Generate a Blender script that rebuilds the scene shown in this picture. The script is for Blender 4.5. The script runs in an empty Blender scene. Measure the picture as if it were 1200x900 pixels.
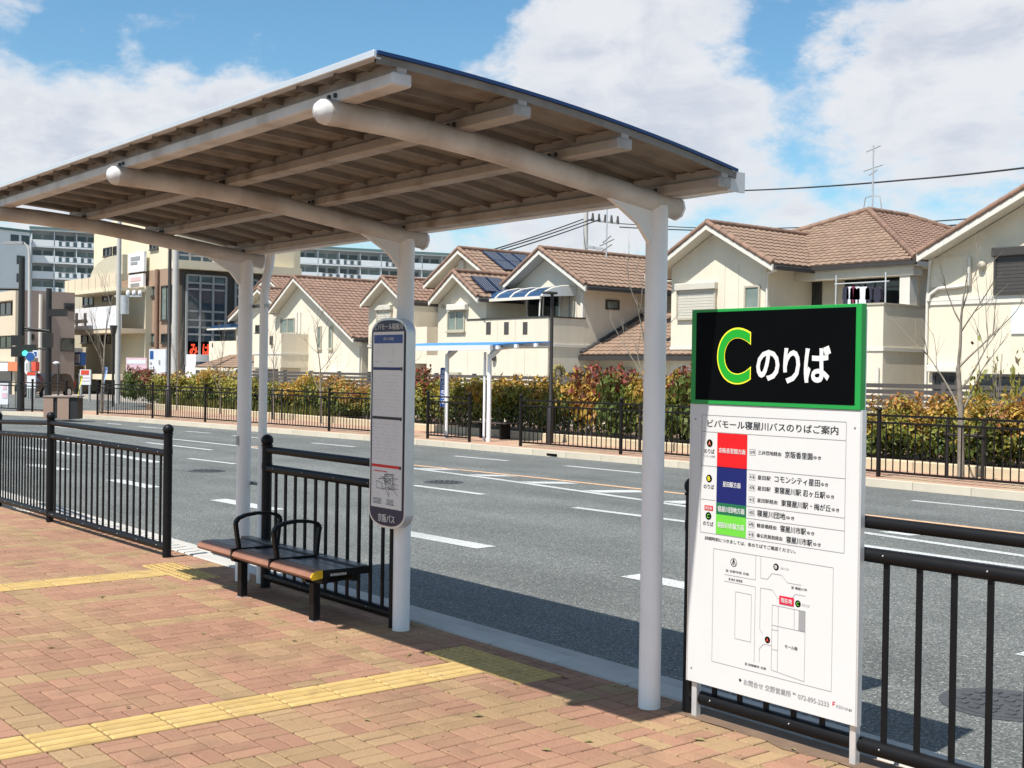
import bpy, bmesh, math, random
from mathutils import Vector, Matrix
random.seed(7)
R = math.radians
scene = bpy.context.scene
col = scene.collection
# ------------------------------------------------------------------ camera
CAM_H = 1.672
CR = Vector((0.62836707, 0.77777335, 0.01494823))
CU = Vector((-0.0179347, -0.00472642, 0.99982799))
CF = Vector((-0.77771021, 0.62852707, -0.0109792))
FPX = 1436.2                       # focal length in pixels of a 1200 px wide picture
cam_data = bpy.data.cameras.new('camera')
cam_data.sensor_width = 36.0
cam_data.lens = FPX / 1200 * 36
cam_data.clip_start = 0.05
cam_data.clip_end = 6000
cam = bpy.data.objects.new('camera', cam_data)
col.objects.link(cam)
m = Matrix((CR, CU, -CF)).transposed().to_4x4()
m.translation = (0, 0, CAM_H)
cam.matrix_world = m
scene.camera = cam
CP = Vector((0, 0, CAM_H))
def _ray(x, y): return CF * FPX + CR * (x - 600) + CU * (450 - y)
def at(x, y, Y):
    """survey point: where the line of sight through photo point (x, y) meets the plane at distance Y across the road"""
    d = _ray(x, y); return CP + d * (Y / d.y)
def atx(x, y, X):
    d = _ray(x, y); return CP + d * (X / d.x)
def gnd(x, y, z=0.0):
    d = _ray(x, y); return CP + d * ((z - CAM_H) / d.z)
def dep(x, y, D):
    d = _ray(x, y); return CP + d * (D / FPX)
# ------------------------------------------------------------------ sky, sun, exposure
SUN = Vector((0.10, -0.61, 1.0)).normalized()
world = bpy.data.worlds.new('World'); scene.world = world; world.use_nodes = True
nt = world.node_tree; nt.nodes.clear()
def wn(t, **k):
    n = nt.nodes.new(t)
    for a, b in k.items(): setattr(n, a, b)
    return n
def wl(a, b): nt.links.new(a, b)
def wmath(op, a, b=None, clamp=False):
    n = wn('ShaderNodeMath', operation=op, use_clamp=clamp)
    for i, v in enumerate((a, b)):
        if v is None: continue
        if isinstance(v, (int, float)): n.inputs[i].default_value = v
        else: wl(v, n.inputs[i])
    return n.outputs[0]
def wsmooth(v, lo, hi, a=0.0, b=1.0):
    n = wn('ShaderNodeMapRange', interpolation_type='SMOOTHSTEP')
    wl(v, n.inputs['Value'])
    n.inputs['From Min'].default_value = lo; n.inputs['From Max'].default_value = hi
    n.inputs['To Min'].default_value = a; n.inputs['To Max'].default_value = b
    return n.outputs['Result']
sky = wn('ShaderNodeTexSky', sky_type='NISHITA', sun_disc=False)
sky.sun_elevation = math.asin(SUN.z); sky.sun_rotation = math.atan2(SUN.x, SUN.y)
sky.air_density = 1.0; sky.dust_density = 0.6; sky.ozone_density = 2.0; sky.altitude = 50
tc = wn('ShaderNodeTexCoord')
mp = wn('ShaderNodeMapping'); mp.inputs['Scale'].default_value = (1, 1, 1.9)
wl(tc.outputs['Generated'], mp.inputs['Vector'])
def wnoise(scale, detail, rough, dist=0.0, off=(0, 0, 0)):
    n = wn('ShaderNodeTexNoise'); n.inputs['Scale'].default_value = scale
    n.inputs['Detail'].default_value = detail; n.inputs['Roughness'].default_value = rough
    n.inputs['Distortion'].default_value = dist
    if any(off):
        m2 = wn('ShaderNodeMapping'); m2.inputs['Location'].default_value = off
        wl(mp.outputs[0], m2.inputs['Vector']); wl(m2.outputs[0], n.inputs['Vector'])
    else: wl(mp.outputs[0], n.inputs['Vector'])
    return n.outputs['Fac']
big = wnoise(6.4, 10, 0.62, 0.3, (3.1, 1.7, 0.4))
fine = wnoise(22, 7, 0.62, 0.1, (0.3, 5.2, 2.2))
dens = wmath('ADD', big, wmath('MULTIPLY', wmath('SUBTRACT', fine, 0.5), 0.32))
# the cloud banks and blue gaps of the day: (photo x, y, radius px, weight)
BANKS = [(60,140,150,.34),(215,150,140,.34),(330,140,110,.30),(420,170,120,.14),(10,5,35,.16),(548,80,52,.18),(690,60,120,.24),
         (760,150,150,.22),(640,220,160,.12),(860,170,110,.16),(1040,110,105,.24),(1160,120,120,.24),(1110,10,130,.10),(870,12,80,.16),
         (1180,260,90,.14),(960,250,120,.10),(560,280,120,.12),(1090,190,60,.08),
         (250,10,190,-.34),(60,15,110,-.20),(450,40,120,-.26),(590,110,48,-.12),(905,85,62,-.26),(960,30,50,-.16),(940,170,52,-.16),(1050,175,45,-.14),(985,200,45,-.10),(1075,60,30,-.08),(560,20,60,-.14)]
wn_ = wn('ShaderNodeTexNoise'); wn_.inputs['Scale'].default_value = 7.5; wn_.inputs['Detail'].default_value = 8; wn_.inputs['Roughness'].default_value = .6
wl(mp.outputs[0], wn_.inputs['Vector'])
wsub = wn('ShaderNodeVectorMath', operation='SUBTRACT'); wl(wn_.outputs['Color'], wsub.inputs[0]); wsub.inputs[1].default_value = (.5, .5, .5)
wsc = wn('ShaderNodeVectorMath', operation='SCALE'); wl(wsub.outputs[0], wsc.inputs[0]); wsc.inputs['Scale'].default_value = .17
wad = wn('ShaderNodeVectorMath', operation='ADD'); wl(wsc.outputs[0], wad.inputs[0]); wl(tc.outputs['Generated'], wad.inputs[1])
tot = dens
for (x, y, r, a) in BANKS:
    d = _ray(x, y).normalized()
    vd = wn('ShaderNodeVectorMath', operation='DISTANCE'); wl(wad.outputs[0], vd.inputs[0]); vd.inputs[1].default_value = d
    tot = wmath('ADD', tot, wsmooth(vd.outputs['Value'], 0.0, 1.5 * r / FPX, a, 0.0))
sepw = wn('ShaderNodeSeparateXYZ'); wl(tc.outputs['Generated'], sepw.inputs[0])
low = wsmooth(sepw.outputs['Z'], 0.0, 0.16, 0.10, 0.0)          # more cloud stacked towards the horizon
tot = wmath('ADD', tot, low)
cover = wsmooth(tot, 0.44, 0.72)
shade_n = wnoise(11, 9, 0.62, 0.4, (1.3, 2.7, 0.9))
thick = wsmooth(tot, 0.55, 0.95)
cc = wn('ShaderNodeMix', data_type='RGBA')
wl(wmath('MULTIPLY', wsmooth(shade_n, 0.38, 0.66), thick, True), cc.inputs['Factor'])
cc.inputs['A'].default_value = (0.83, 0.84, 0.87, 1); cc.inputs['B'].default_value = (0.60, 0.64, 0.74, 1)
bg1 = wn('ShaderNodeBackground'); bg1.inputs['Strength'].default_value = 0.095
hs = wn('ShaderNodeHueSaturation'); hs.inputs['Saturation'].default_value = 1.12; hs.inputs['Value'].default_value = 1.0
wl(sky.outputs[0], hs.inputs['Color'])
gain = wn('ShaderNodeMix', data_type='RGBA', blend_type='MULTIPLY'); gain.inputs['Factor'].default_value = 1.0; gain.inputs['B'].default_value = (.94, 1.16, 1.12, 1)
wl(hs.outputs[0], gain.inputs['A']); wl(gain.outputs['Result'], bg1.inputs['Color'])
bg2 = wn('ShaderNodeBackground'); bg2.inputs['Strength'].default_value = 0.71; wl(cc.outputs['Result'], bg2.inputs['Color'])
mx = wn('ShaderNodeMixShader'); wl(wmath('MULTIPLY', cover, 0.95), mx.inputs[0]); wl(bg1.outputs[0], mx.inputs[1]); wl(bg2.outputs[0], mx.inputs[2])
wo = wn('ShaderNodeOutputWorld'); wl(mx.outputs[0], wo.inputs[0])
sd = bpy.data.lights.new('sun', 'SUN'); sd.energy = 5.0; sd.angle = R(0.53); sd.color = (1.0, 0.955, 0.88)
so = bpy.data.objects.new('sun', sd); col.objects.link(so)
so.rotation_euler = (-SUN).to_track_quat('-Z', 'Y').to_euler(); so.location = SUN * 60
vs = scene.view_settings
vs.view_transform = 'Standard'; vs.look = 'None'; vs.gamma = 1.0; vs.exposure = 0.52; vs.use_curve_mapping = False
scene.render.engine = 'CYCLES'

# ------------------------------------------------------------------ materials
M = {}
def mat(name, c, rough=0.6, var=0.12, scale=4.0, bump=0.0, bscale=40.0, metal=0.0, spec=0.4, tint=None, rnd=0.0, dirt=None, coat=0.0, emis=None, detail=6, wtint=None, streak=0.0):
    """procedural surface: base colour with noise variation, optional second tint, per-object variation, fine relief"""
    mt = bpy.data.materials.new(name); mt.use_nodes = True
    t = mt.node_tree; b = t.nodes['Principled BSDF']
    def n(tp): return t.nodes.new(tp)
    tcn = n('ShaderNodeTexCoord'); vec = tcn.outputs['Object']
    b.inputs['Roughness'].default_value = rough; b.inputs['Metallic'].default_value = metal
    b.inputs['Specular IOR Level'].default_value = spec
    if coat: b.inputs['Coat Weight'].default_value = coat; b.inputs['Coat Roughness'].default_value = 0.08
    nz = n('ShaderNodeTexNoise'); nz.inputs['Scale'].default_value = scale; nz.inputs['Detail'].default_value = detail; nz.inputs['Roughness'].default_value = 0.62
    t.links.new(vec, nz.inputs['Vector'])
    mr = n('ShaderNodeMapRange'); mr.inputs['From Min'].default_value = 0.25; mr.inputs['From Max'].default_value = 0.75
    mr.inputs['To Min'].default_value = 1 - var; mr.inputs['To Max'].default_value = 1 + var
    t.links.new(nz.outputs['Fac'], mr.inputs['Value']); fac = mr.outputs['Result']
    if rnd:
        oi = n('ShaderNodeObjectInfo'); gi = n('ShaderNodeNewGeometry')
        ad = n('ShaderNodeMath'); ad.operation = 'ADD'; t.links.new(oi.outputs['Random'], ad.inputs[0]); t.links.new(gi.outputs['Random Per Island'], ad.inputs[1])
        fr = n('ShaderNodeMath'); fr.operation = 'FRACT'; t.links.new(ad.outputs[0], fr.inputs[0])
        m3 = n('ShaderNodeMapRange'); m3.inputs['To Min'].default_value = 1 - rnd; m3.inputs['To Max'].default_value = 1 + rnd
        t.links.new(fr.outputs[0], m3.inputs['Value'])
        mu = n('ShaderNodeMath'); mu.operation = 'MULTIPLY'; t.links.new(fac, mu.inputs[0]); t.links.new(m3.outputs[0], mu.inputs[1]); fac = mu.outputs[0]
    base = n('ShaderNodeRGB'); base.outputs[0].default_value = (*c, 1); colr = base.outputs[0]
    if tint:
        n2 = n('ShaderNodeTexNoise'); n2.inputs['Scale'].default_value = tint[1]; n2.inputs['Detail'].default_value = 5; t.links.new(vec, n2.inputs['Vector'])
        m2 = n('ShaderNodeMapRange'); m2.inputs['From Min'].default_value = tint[2]; m2.inputs['From Max'].default_value = tint[2] + tint[3]; t.links.new(n2.outputs['Fac'], m2.inputs['Value'])
        mxn = n('ShaderNodeMix'); mxn.data_type = 'RGBA'; t.links.new(m2.outputs[0], mxn.inputs['Factor']); t.links.new(colr, mxn.inputs['A']); mxn.inputs['B'].default_value = (*tint[0], 1)
        colr = mxn.outputs['Result']
    if wtint:                                   # stains laid out over the place, running across neighbouring pieces
        gp = n('ShaderNodeNewGeometry')
        for (tc_, ts_, tl_, tw_, ta_) in wtint:
            n4 = n('ShaderNodeTexNoise'); n4.inputs['Scale'].default_value = ts_; n4.inputs['Detail'].default_value = 7; n4.inputs['Roughness'].default_value = .65; t.links.new(gp.outputs['Position'], n4.inputs['Vector'])
            m4 = n('ShaderNodeMapRange'); m4.inputs['From Min'].default_value = tl_; m4.inputs['From Max'].default_value = tl_+tw_; m4.inputs['To Max'].default_value = ta_; t.links.new(n4.outputs['Fac'], m4.inputs['Value'])
            x4 = n('ShaderNodeMix'); x4.data_type = 'RGBA'; t.links.new(m4.outputs[0], x4.inputs['Factor']); t.links.new(colr, x4.inputs['A']); x4.inputs['B'].default_value = (*tc_, 1); colr = x4.outputs['Result']
    if streak:                                  # rain streaks down upright faces
        gp = n('ShaderNodeNewGeometry'); mp5 = n('ShaderNodeMapping'); mp5.inputs['Scale'].default_value = (2.2, 2.2, .16); t.links.new(gp.outputs['Position'], mp5.inputs['Vector'])
        n5 = n('ShaderNodeTexNoise'); n5.inputs['Scale'].default_value = 1.6; n5.inputs['Detail'].default_value = 6; t.links.new(mp5.outputs[0], n5.inputs['Vector'])
        m5 = n('ShaderNodeMapRange'); m5.inputs['From Min'].default_value = .45; m5.inputs['From Max'].default_value = .75; m5.inputs['To Min'].default_value = 1.0; m5.inputs['To Max'].default_value = 1-streak; t.links.new(n5.outputs['Fac'], m5.inputs['Value'])
        mu5 = n('ShaderNodeMath'); mu5.operation = 'MULTIPLY'; t.links.new(fac, mu5.inputs[0]); t.links.new(m5.outputs[0], mu5.inputs[1]); fac = mu5.outputs[0]
    sc = n('ShaderNodeVectorMath'); sc.operation = 'SCALE'; t.links.new(colr, sc.inputs[0]); t.links.new(fac, sc.inputs['Scale'])
    t.links.new(sc.outputs[0], b.inputs['Base Color'])
    if bump:
        nb = n('ShaderNodeTexNoise'); nb.inputs['Scale'].default_value = bscale; nb.inputs['Detail'].default_value = 5; t.links.new(vec, nb.inputs['Vector'])
        bm = n('ShaderNodeBump'); bm.inputs['Strength'].default_value = bump; bm.inputs['Distance'].default_value = 0.01
        t.links.new(nb.outputs['Fac'], bm.inputs['Height']); t.links.new(bm.outputs[0], b.inputs['Normal'])
    if emis:
        b.inputs['Emission Color'].default_value = (*emis[0], 1); b.inputs['Emission Strength'].default_value = emis[1]
    M[name] = mt
    return mt
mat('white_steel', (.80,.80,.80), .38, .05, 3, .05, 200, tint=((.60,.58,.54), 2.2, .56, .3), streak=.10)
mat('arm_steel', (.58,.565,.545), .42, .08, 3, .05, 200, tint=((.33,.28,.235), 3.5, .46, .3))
mat('roof_under', (.205,.195,.180), .65, .16, 5, .1, 60, tint=((.12,.107,.095), 6, .5, .3))
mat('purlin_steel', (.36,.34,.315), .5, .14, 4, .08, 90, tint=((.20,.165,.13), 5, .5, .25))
mat('roof_blue', (.05,.26,.62), .35, .08, 3)
mat('edge_blue', (.008,.035,.13), .4, .05)
mat('black_iron', (.005,.005,.006), .48, .25, 8, .06, 150, spec=.22)
mat('dark_bronze', (.010,.008,.0075), .5, .2, 6, spec=.2)
mat('bolt', (.35,.35,.35), .35, .2, metal=.8)
mat('dark_bolt', (.03,.028,.026), .5, .2)
mat('galv', (.52,.53,.54), .42, .12, 7, metal=.55)
mat('alu', (.66,.67,.68), .34, .06, 5, metal=.5)
mat('brick_red', (.320,.176,.118), .9, .18, 70, .5, 260, rnd=.10, spec=.15, wtint=[((.325,.215,.125), 1.3, .46, .2, .8), ((.13,.09,.06), 3.5, .55, .2, .6), ((.17,.10,.065), .45, .5, .25, .55)])
mat('brick_yellow', (.330,.222,.125), .9, .18, 70, .5, 260, rnd=.10, spec=.15, wtint=[((.33,.205,.12), 1.3, .46, .2, .6), ((.13,.09,.06), 3.5, .55, .2, .6), ((.19,.125,.07), .45, .5, .25, .55)])
mat('joint_sand', (.075,.048,.03), .95, .25, 14, .3, 60)
mat('tactile', (.47,.325,.125), .8, .14, 9, .3, 160, rnd=.08, wtint=[((.25,.17,.085), 5, .54, .2, .6)], tint=((.42,.31,.15), 5, .52, .3), spec=.2)
mat('tactile_base', (.24,.16,.075), .9, .2, 12, .3, 160, rnd=.08, spec=.1)  # slab base showing between the raised bars, a darker yellow
mat('concrete', (.44,.42,.385), .9, .12, 3, .35, 60, rnd=.06, tint=((.36,.34,.30), 2.2, .55, .3))
mat('concrete_pale', (.52,.465,.37), .9, .10, 3, .3, 50, rnd=.05, tint=((.46,.42,.35), 2.5, .55, .3))
mat('bed_kerb', (.50,.41,.28), .9, .1, 3, .3, 50, rnd=.06)
mat('far_paving', (.40,.245,.17), .9, .12, 5, .3, 30, tint=((.40,.29,.185), 1.1, .5, .1))
mat('road_paint', (.50,.51,.50), .8, .16, 45, .3, 120, tint=((.19,.195,.19), 38, .50, .16), wtint=[((.24,.245,.24), 1.1, .48, .25, .6)])
mat('orange_paint', (.60,.36,.20), .75, .12, 12, .2, 120, tint=((.28,.25,.21), 16, .52, .2))
mat('cast_iron', (.075,.078,.082), .6, .2, 10, .4, 60, metal=.3)
mat('stucco', (.675,.61,.495), .9, .05, 1.2, .25, 120, tint=((.625,.565,.465), .7, .52, .3), spec=.2, streak=.06)
mat('stucco_b', (.69,.62,.49), .9, .05, 1.2, .25, 120, tint=((.635,.57,.455), .6, .52, .3), spec=.2, streak=.06)
mat('stucco_c', (.675,.60,.48), .9, .05, 1.2, .25, 120, tint=((.625,.555,.45), .6, .52, .3), spec=.2, streak=.06)
mat('trim_white', (.63,.60,.54), .6, .05)
mat('soffit', (.62,.58,.50), .8, .05)
mat('tile', (.252,.172,.124), .75, .22, 2.5, .2, 60, rnd=.0, tint=((.20,.132,.098), 5, .5, .2), spec=.25)
mat('tile_b', (.25,.158,.116), .75, .22, 2.5, .2, 60, tint=((.19,.12,.095), 5, .5, .2), spec=.25)
mat('verge', (.215,.130,.092), .7, .2, 3, .2, 60, rnd=.18)
mat('gutter_dark', (.045,.04,.038), .5, .1)
mat('glass_dark', (.020,.026,.030), .06, .2, .6, spec=.7)
mat('glass_blue', (.035,.060,.085), .06, .3, .5, spec=.8)
mat('curtain_glass', (.16,.20,.18), .12, .35, 1.6, spec=.6)
mat('shutter', (.52,.49,.42), .55, .06)
mat('shutter_dark', (.060,.055,.052), .5, .15)
mat('frame_dark', (.05,.046,.042), .45, .1)
mat('frame_beige', (.42,.38,.30), .5, .1)
mat('awning_blue', (.016,.05,.115), .18, .2, 1.0, spec=.6)
mat('solar', (.012,.018,.045), .12, .3, 1, spec=.7)
mat('wood_grey', (.085,.075,.070), .8, .2, 3, rnd=.15)
mat('soil', (.16,.105,.07), .95, .3, 5, .5, 20)
mat('ground', (.30,.27,.235), .95, .15, .25, .3, 3)
mat('asphalt_far', (.13,.13,.125), .9, .12, .4)
mat('bark', (.21,.18,.145), .9, .25, 9, .3, 40, tint=((.11,.092,.075), 6, .5, .2))
mat('sign_white', (.60,.60,.60), .35, .02)
mat('sign_black', (.002,.0025,.003), .45, .1, spec=.04)
mat('ink', (.02,.02,.022), .5, 0)
mat('ink_grey', (.28,.28,.29), .5, 0)
mat('print_white', (.66,.66,.66), .4, 0)
mat('green', (.012,.27,.05), .4, .03)
mat('letter_green', (.008,.33,.02), .4, 0)
mat('letter_yellow', (.85,.80,.04), .4, 0)
mat('red', (.60,.006,.01), .4, 0)
mat('navy', (.004,.01,.11), .4, 0)
mat('dkgreen', (.008,.13,.055), .4, 0)
mat('lime', (.13,.52,.045), .4, 0)
mat('crimson', (.60,.01,.05), .4, 0)
mat('tt_navy', (.012,.016,.055), .35, .05)
mat('tt_blue', (.02,.06,.26), .4, 0)
mat('tt_paper', (.66,.66,.68), .22, .05, 3, spec=.6)
mat('seat_wood', (.075,.056,.050), .36, .25, 14, .15, 80, spec=.5)
mat('seat_front', (.26,.12,.075), .5, .15, 10, .1, 80)
mat('yellow_cap', (.62,.40,.01), .5, .1)
mat('apt_white', (.62,.66,.68), .85, .05, .3)
mat('apt_grey', (.36,.39,.41), .85, .06, .3)
mat('apt_trim', (.10,.17,.17), .7, .1)
mat('brown_render', (.31,.215,.155), .85, .06, .5, .1, 20)
mat('cream', (.66,.58,.42), .85, .06, .5)
mat('pale_beige', (.60,.50,.37), .85, .06, .5)
mat('olive_beige', (.46,.42,.32), .85, .06, .5)
mat('dark_panel', (.055,.052,.045), .6, .15, .7)
mat('mauve_brown', (.29,.225,.195), .85, .06, .5)
mat('steel_grey', (.30,.31,.31), .5, .1)
mat('pole_conc', (.44,.43,.41), .85, .08, 3)
mat('pole_brown', (.022,.018,.016), .5, .1)
mat('signal_black', (.02,.02,.02), .5, .1)
mat('board_white', (.72,.73,.76), .5, .05, 2)
mat('board_pink', (.72,.50,.56), .5, .10, 2)
mat('board_blue', (.02,.09,.30), .5, .0)
mat('shop_red', (.66,.07,.035), .5, .05)
mat('shop_orange', (.72,.20,.08), .5, .05)
mat('flag_blue', (.30,.42,.68), .7, .2, 4)
mat('flag_yellow', (.62,.55,.10), .7, .2, 4)
mat('neon_red', (.55,.03,.015), .5, .1, emis=((1, .09, .03), .7))
mat('green_lamp', (.02,.5,.35), .3, 0, emis=((.05, 1, .62), 2.2))
mat('cabinet', (.30,.205,.155), .6, .08, 2)
mat('car_paint', (.010,.010,.012), .22, .1, coat=.8)
mat('rubber', (.015,.015,.015), .8, .1)
mat('tail_red', (.45,.01,.01), .25, 0)
mat('wire', (.03,.03,.032), .6, 0)
mat('laundry_white', (.62,.62,.68), .9, .1)
mat('laundry_dark', (.03,.03,.05), .9, .1)
mat('laundry_red', (.22,.03,.07), .9, .1)
mat('leaf_dry', (.2,.17,.07), .8, .3, 8)
# asphalt: worn grey binder with pale and dark stone chips, faint patches
def asphalt():
    mt = bpy.data.materials.new('asphalt'); mt.use_nodes = True
    t = mt.node_tree; b = t.nodes['Principled BSDF']; n = t.nodes.new
    tcn = n('ShaderNodeTexCoord'); vec = tcn.outputs['Object']
    b.inputs['Roughness'].default_value = .82; b.inputs['Specular IOR Level'].default_value = .35
    v = n('ShaderNodeTexVoronoi'); v.inputs['Scale'].default_value = 95; t.links.new(vec, v.inputs['Vector'])
    r1 = n('ShaderNodeValToRGB'); e = r1.color_ramp.elements
    e[0].position = 0.0; e[0].color = (.062,.066,.064,1); e[1].position = 1; e[1].color = (.36,.36,.33,1)
    for p, cc_ in ((.35,(.098,.105,.101)),(.72,(.145,.153,.146)),(.92,(.19,.195,.182))):
        x = e.new(p); x.color = (*cc_, 1)
    sp = n('ShaderNodeSeparateColor'); t.links.new(v.outputs['Color'], sp.inputs[0]); t.links.new(sp.outputs[0], r1.inputs[0])
    nz = n('ShaderNodeTexNoise'); nz.inputs['Scale'].default_value = .7; nz.inputs['Detail'].default_value = 7; t.links.new(vec, nz.inputs['Vector'])
    mpn = n('ShaderNodeMapping'); mpn.inputs['Scale'].default_value = (.05, 1.1, 1); t.links.new(vec, mpn.inputs['Vector'])
    n2 = n('ShaderNodeTexNoise'); n2.inputs['Scale'].default_value = 1.2; n2.inputs['Detail'].default_value = 4; t.links.new(mpn.outputs[0], n2.inputs['Vector'])
    ad = n('ShaderNodeMath'); ad.operation = 'ADD'; t.links.new(nz.outputs['Fac'], ad.inputs[0]); t.links.new(n2.outputs['Fac'], ad.inputs[1])
    mr = n('ShaderNodeMapRange'); mr.inputs['From Min'].default_value = .7; mr.inputs['From Max'].default_value = 1.3; mr.inputs['To Min'].default_value = .72; mr.inputs['To Max'].default_value = 1.16
    t.links.new(ad.outputs[0], mr.inputs['Value'])
    sc = n('ShaderNodeVectorMath'); sc.operation = 'SCALE'; t.links.new(r1.outputs[0], sc.inputs[0]); t.links.new(mr.outputs[0], sc.inputs['Scale'])
    t.links.new(sc.outputs[0], b.inputs['Base Color'])
    bm = n('ShaderNodeBump'); bm.inputs['Strength'].default_value = .55; bm.inputs['Distance'].default_value = .006
    t.links.new(v.outputs['Distance'], bm.inputs['Height']); t.links.new(bm.outputs[0], b.inputs['Normal'])
    M['asphalt'] = mt
asphalt()
def leafmat():
    mt = bpy.data.materials.new('foliage'); mt.use_nodes = True
    t = mt.node_tree; b = t.nodes['Principled BSDF']; n = t.nodes.new
    a = n('ShaderNodeVertexColor'); a.layer_name = 'leaf_colour'
    t.links.new(a.outputs['Color'], b.inputs['Base Color']); b.inputs['Roughness'].default_value = .5; b.inputs['Specular IOR Level'].default_value = .35
    tr = n('ShaderNodeBsdfTranslucent'); t.links.new(a.outputs['Color'], tr.inputs['Color'])
    mxs = n('ShaderNodeMixShader'); mxs.inputs[0].default_value = .25
    t.links.new(b.outputs[0], mxs.inputs[1]); t.links.new(tr.outputs[0], mxs.inputs[2]); t.links.new(mxs.outputs[0], t.nodes['Material Output'].inputs[0])
    M['foliage'] = mt
leafmat()

# ------------------------------------------------------------------ mesh helpers
class MB:
    def __init__(s): s.v = []; s.f = []; s.mi = []; s.cm = 0; s.sm = []
    def mat(s, i): s.cm = i; return s
    def add(s, vs, fs, smooth=False):
        o = len(s.v); s.v += [tuple(v) for v in vs]
        for f in fs: s.f.append(tuple(i + o for i in f)); s.mi.append(s.cm); s.sm.append(smooth)
        return s
    def box(s, x0, x1, y0, y1, z0, z1, c=0.0):
        if c <= 0:
            return s.add([(x0,y0,z0),(x1,y0,z0),(x1,y1,z0),(x0,y1,z0),(x0,y0,z1),(x1,y0,z1),(x1,y1,z1),(x0,y1,z1)],
                  [(0,3,2,1),(4,5,6,7),(0,1,5,4),(1,2,6,5),(2,3,7,6),(3,0,4,7)])
        b = bmesh.new(); bmesh.ops.create_cube(b, size=1)
        for v in b.verts: v.co = Vector(((x0+x1)/2 + v.co.x*(x1-x0), (y0+y1)/2 + v.co.y*(y1-y0), (z0+z1)/2 + v.co.z*(z1-z0)))
        bmesh.ops.bevel(b, geom=list(b.edges), offset=min(c, .45*min(x1-x0, y1-y0, z1-z0)), segments=1, affect='EDGES')
        b.verts.index_update(); s.add([v.co for v in b.verts], [[v.index for v in f.verts] for f in b.faces]); b.free(); return s
    def obox(s, c, ux, uy, uz, hx, hy, hz):
        c = Vector(c); P = [c + ux*(a*hx) + uy*(b*hy) + uz*(d*hz) for d in (-1,1) for a, b in ((-1,-1),(1,-1),(1,1),(-1,1))]
        return s.add(P, [(0,3,2,1),(4,5,6,7),(0,1,5,4),(1,2,6,5),(2,3,7,6),(3,0,4,7)])
    def bar(s, a, b, w, h, up=Vector((0,0,1))):
        a = Vector(a); b = Vector(b); d = b - a; L = d.length; d.normalize()
        sd_ = d.cross(up);
        if sd_.length < 1e-4: sd_ = d.cross(Vector((0,1,0)))
        sd_.normalize(); u2 = sd_.cross(d)
        return s.obox((a+b)/2, d, sd_, u2, L/2, w/2, h/2)
    def tube(s, pts, r, n=10, caps=True):
        pts = [Vector(p) for p in pts]; k = len(pts)
        rs = r if isinstance(r, (list, tuple)) else [r]*k
        vs = []; d0 = (pts[1]-pts[0]).normalized(); ref = Vector((0,0,1)) if abs(d0.z) < .9 else Vector((0,1,0))
        sd_ = d0.cross(ref).normalized()
        for i, p in enumerate(pts):
            d = (pts[min(i+1,k-1)] - pts[max(i-1,0)]).normalized()
            sd_ = (sd_ - d*sd_.dot(d)).normalized(); u = sd_.cross(d)
            for j in range(n):
                a = 2*math.pi*j/n; vs.append(p + (sd_*math.cos(a) + u*math.sin(a))*rs[i])
        fs = [(i*n+j, i*n+(j+1)%n, (i+1)*n+(j+1)%n, (i+1)*n+j) for i in range(k-1) for j in range(n)]
        s.add(vs, fs, True)
        if caps: s.add(vs[:n], [tuple(range(n))]); s.add(vs[-n:], [tuple(reversed(range(n)))])
        return s
    def ball(s, c, r, n=10, m=6, sz=1.0):
        c = Vector(c); vs = [c + Vector((0,0,r*sz))]
        for i in range(1, m):
            a = math.pi*i/m
            for j in range(n): b = 2*math.pi*j/n; vs.append(c + Vector((r*math.sin(a)*math.cos(b), r*math.sin(a)*math.sin(b), r*sz*math.cos(a))))
        vs.append(c - Vector((0,0,r*sz))); fs = [(0, 1+j, 1+(j+1)%n) for j in range(n)]
        for i in range(m-2): fs += [(1+i*n+j, 1+(i+1)*n+j, 1+(i+1)*n+(j+1)%n, 1+i*n+(j+1)%n) for j in range(n)]
        L = len(vs)-1; fs += [(L, 1+(m-2)*n+(j+1)%n, 1+(m-2)*n+j) for j in range(n)]
        return s.add(vs, fs, True)
    def prism(s, pts, axis, a0, a1):
        """pts: 2-D outline; axis 'y': (x,z) outline from y=a0 to a1; 'x': (y,z); 'z': (x,y)"""
        k = len(pts)
        def P(p, a): return {'y': (p[0], a, p[1]), 'x': (a, p[0], p[1]), 'z': (p[0], p[1], a)}[axis]
        vs = [P(p, a0) for p in pts] + [P(p, a1) for p in pts]
        return s.add(vs, [tuple(range(k)), tuple(range(2*k-1, k-1, -1))] + [(i, i+k, (i+1)%k+k, (i+1)%k) for i in range(k)])
    def mesh(s, name, mats, fixn=True):
        me = bpy.data.meshes.new(name); me.from_pydata(s.v, [], s.f)
        for mm in (mats if isinstance(mats, (list, tuple)) else [mats]): me.materials.append(M[mm] if isinstance(mm, str) else mm)
        me.polygons.foreach_set('material_index', s.mi); me.polygons.foreach_set('use_smooth', s.sm)
        if fixn:
            b = bmesh.new(); b.from_mesh(me); bmesh.ops.recalc_face_normals(b, faces=b.faces); b.to_mesh(me); b.free()
        me.update(); return me
WL = {}
def link(o, parent=None, loc=(0,0,0)):
    col.objects.link(o); loc = Vector(loc); WL[o.name] = loc
    if parent is not None: o.parent = parent; o.location = loc - WL[parent.name]
    else: o.location = loc
    return o
def obj(name, mb, mats, parent=None, fixn=True, base=False):
    """one mesh object from geometry given in place; its origin goes to its own centre"""
    xs, ys, zs = zip(*mb.v)
    c = Vector(((min(xs)+max(xs))/2, (min(ys)+max(ys))/2, min(zs) if base else (min(zs)+max(zs))/2))
    mb.v = [(x-c.x, y-c.y, z-c.z) for x, y, z in mb.v]
    return link(bpy.data.objects.new(name, mb.mesh(name, mats, fixn)), parent, c)
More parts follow.
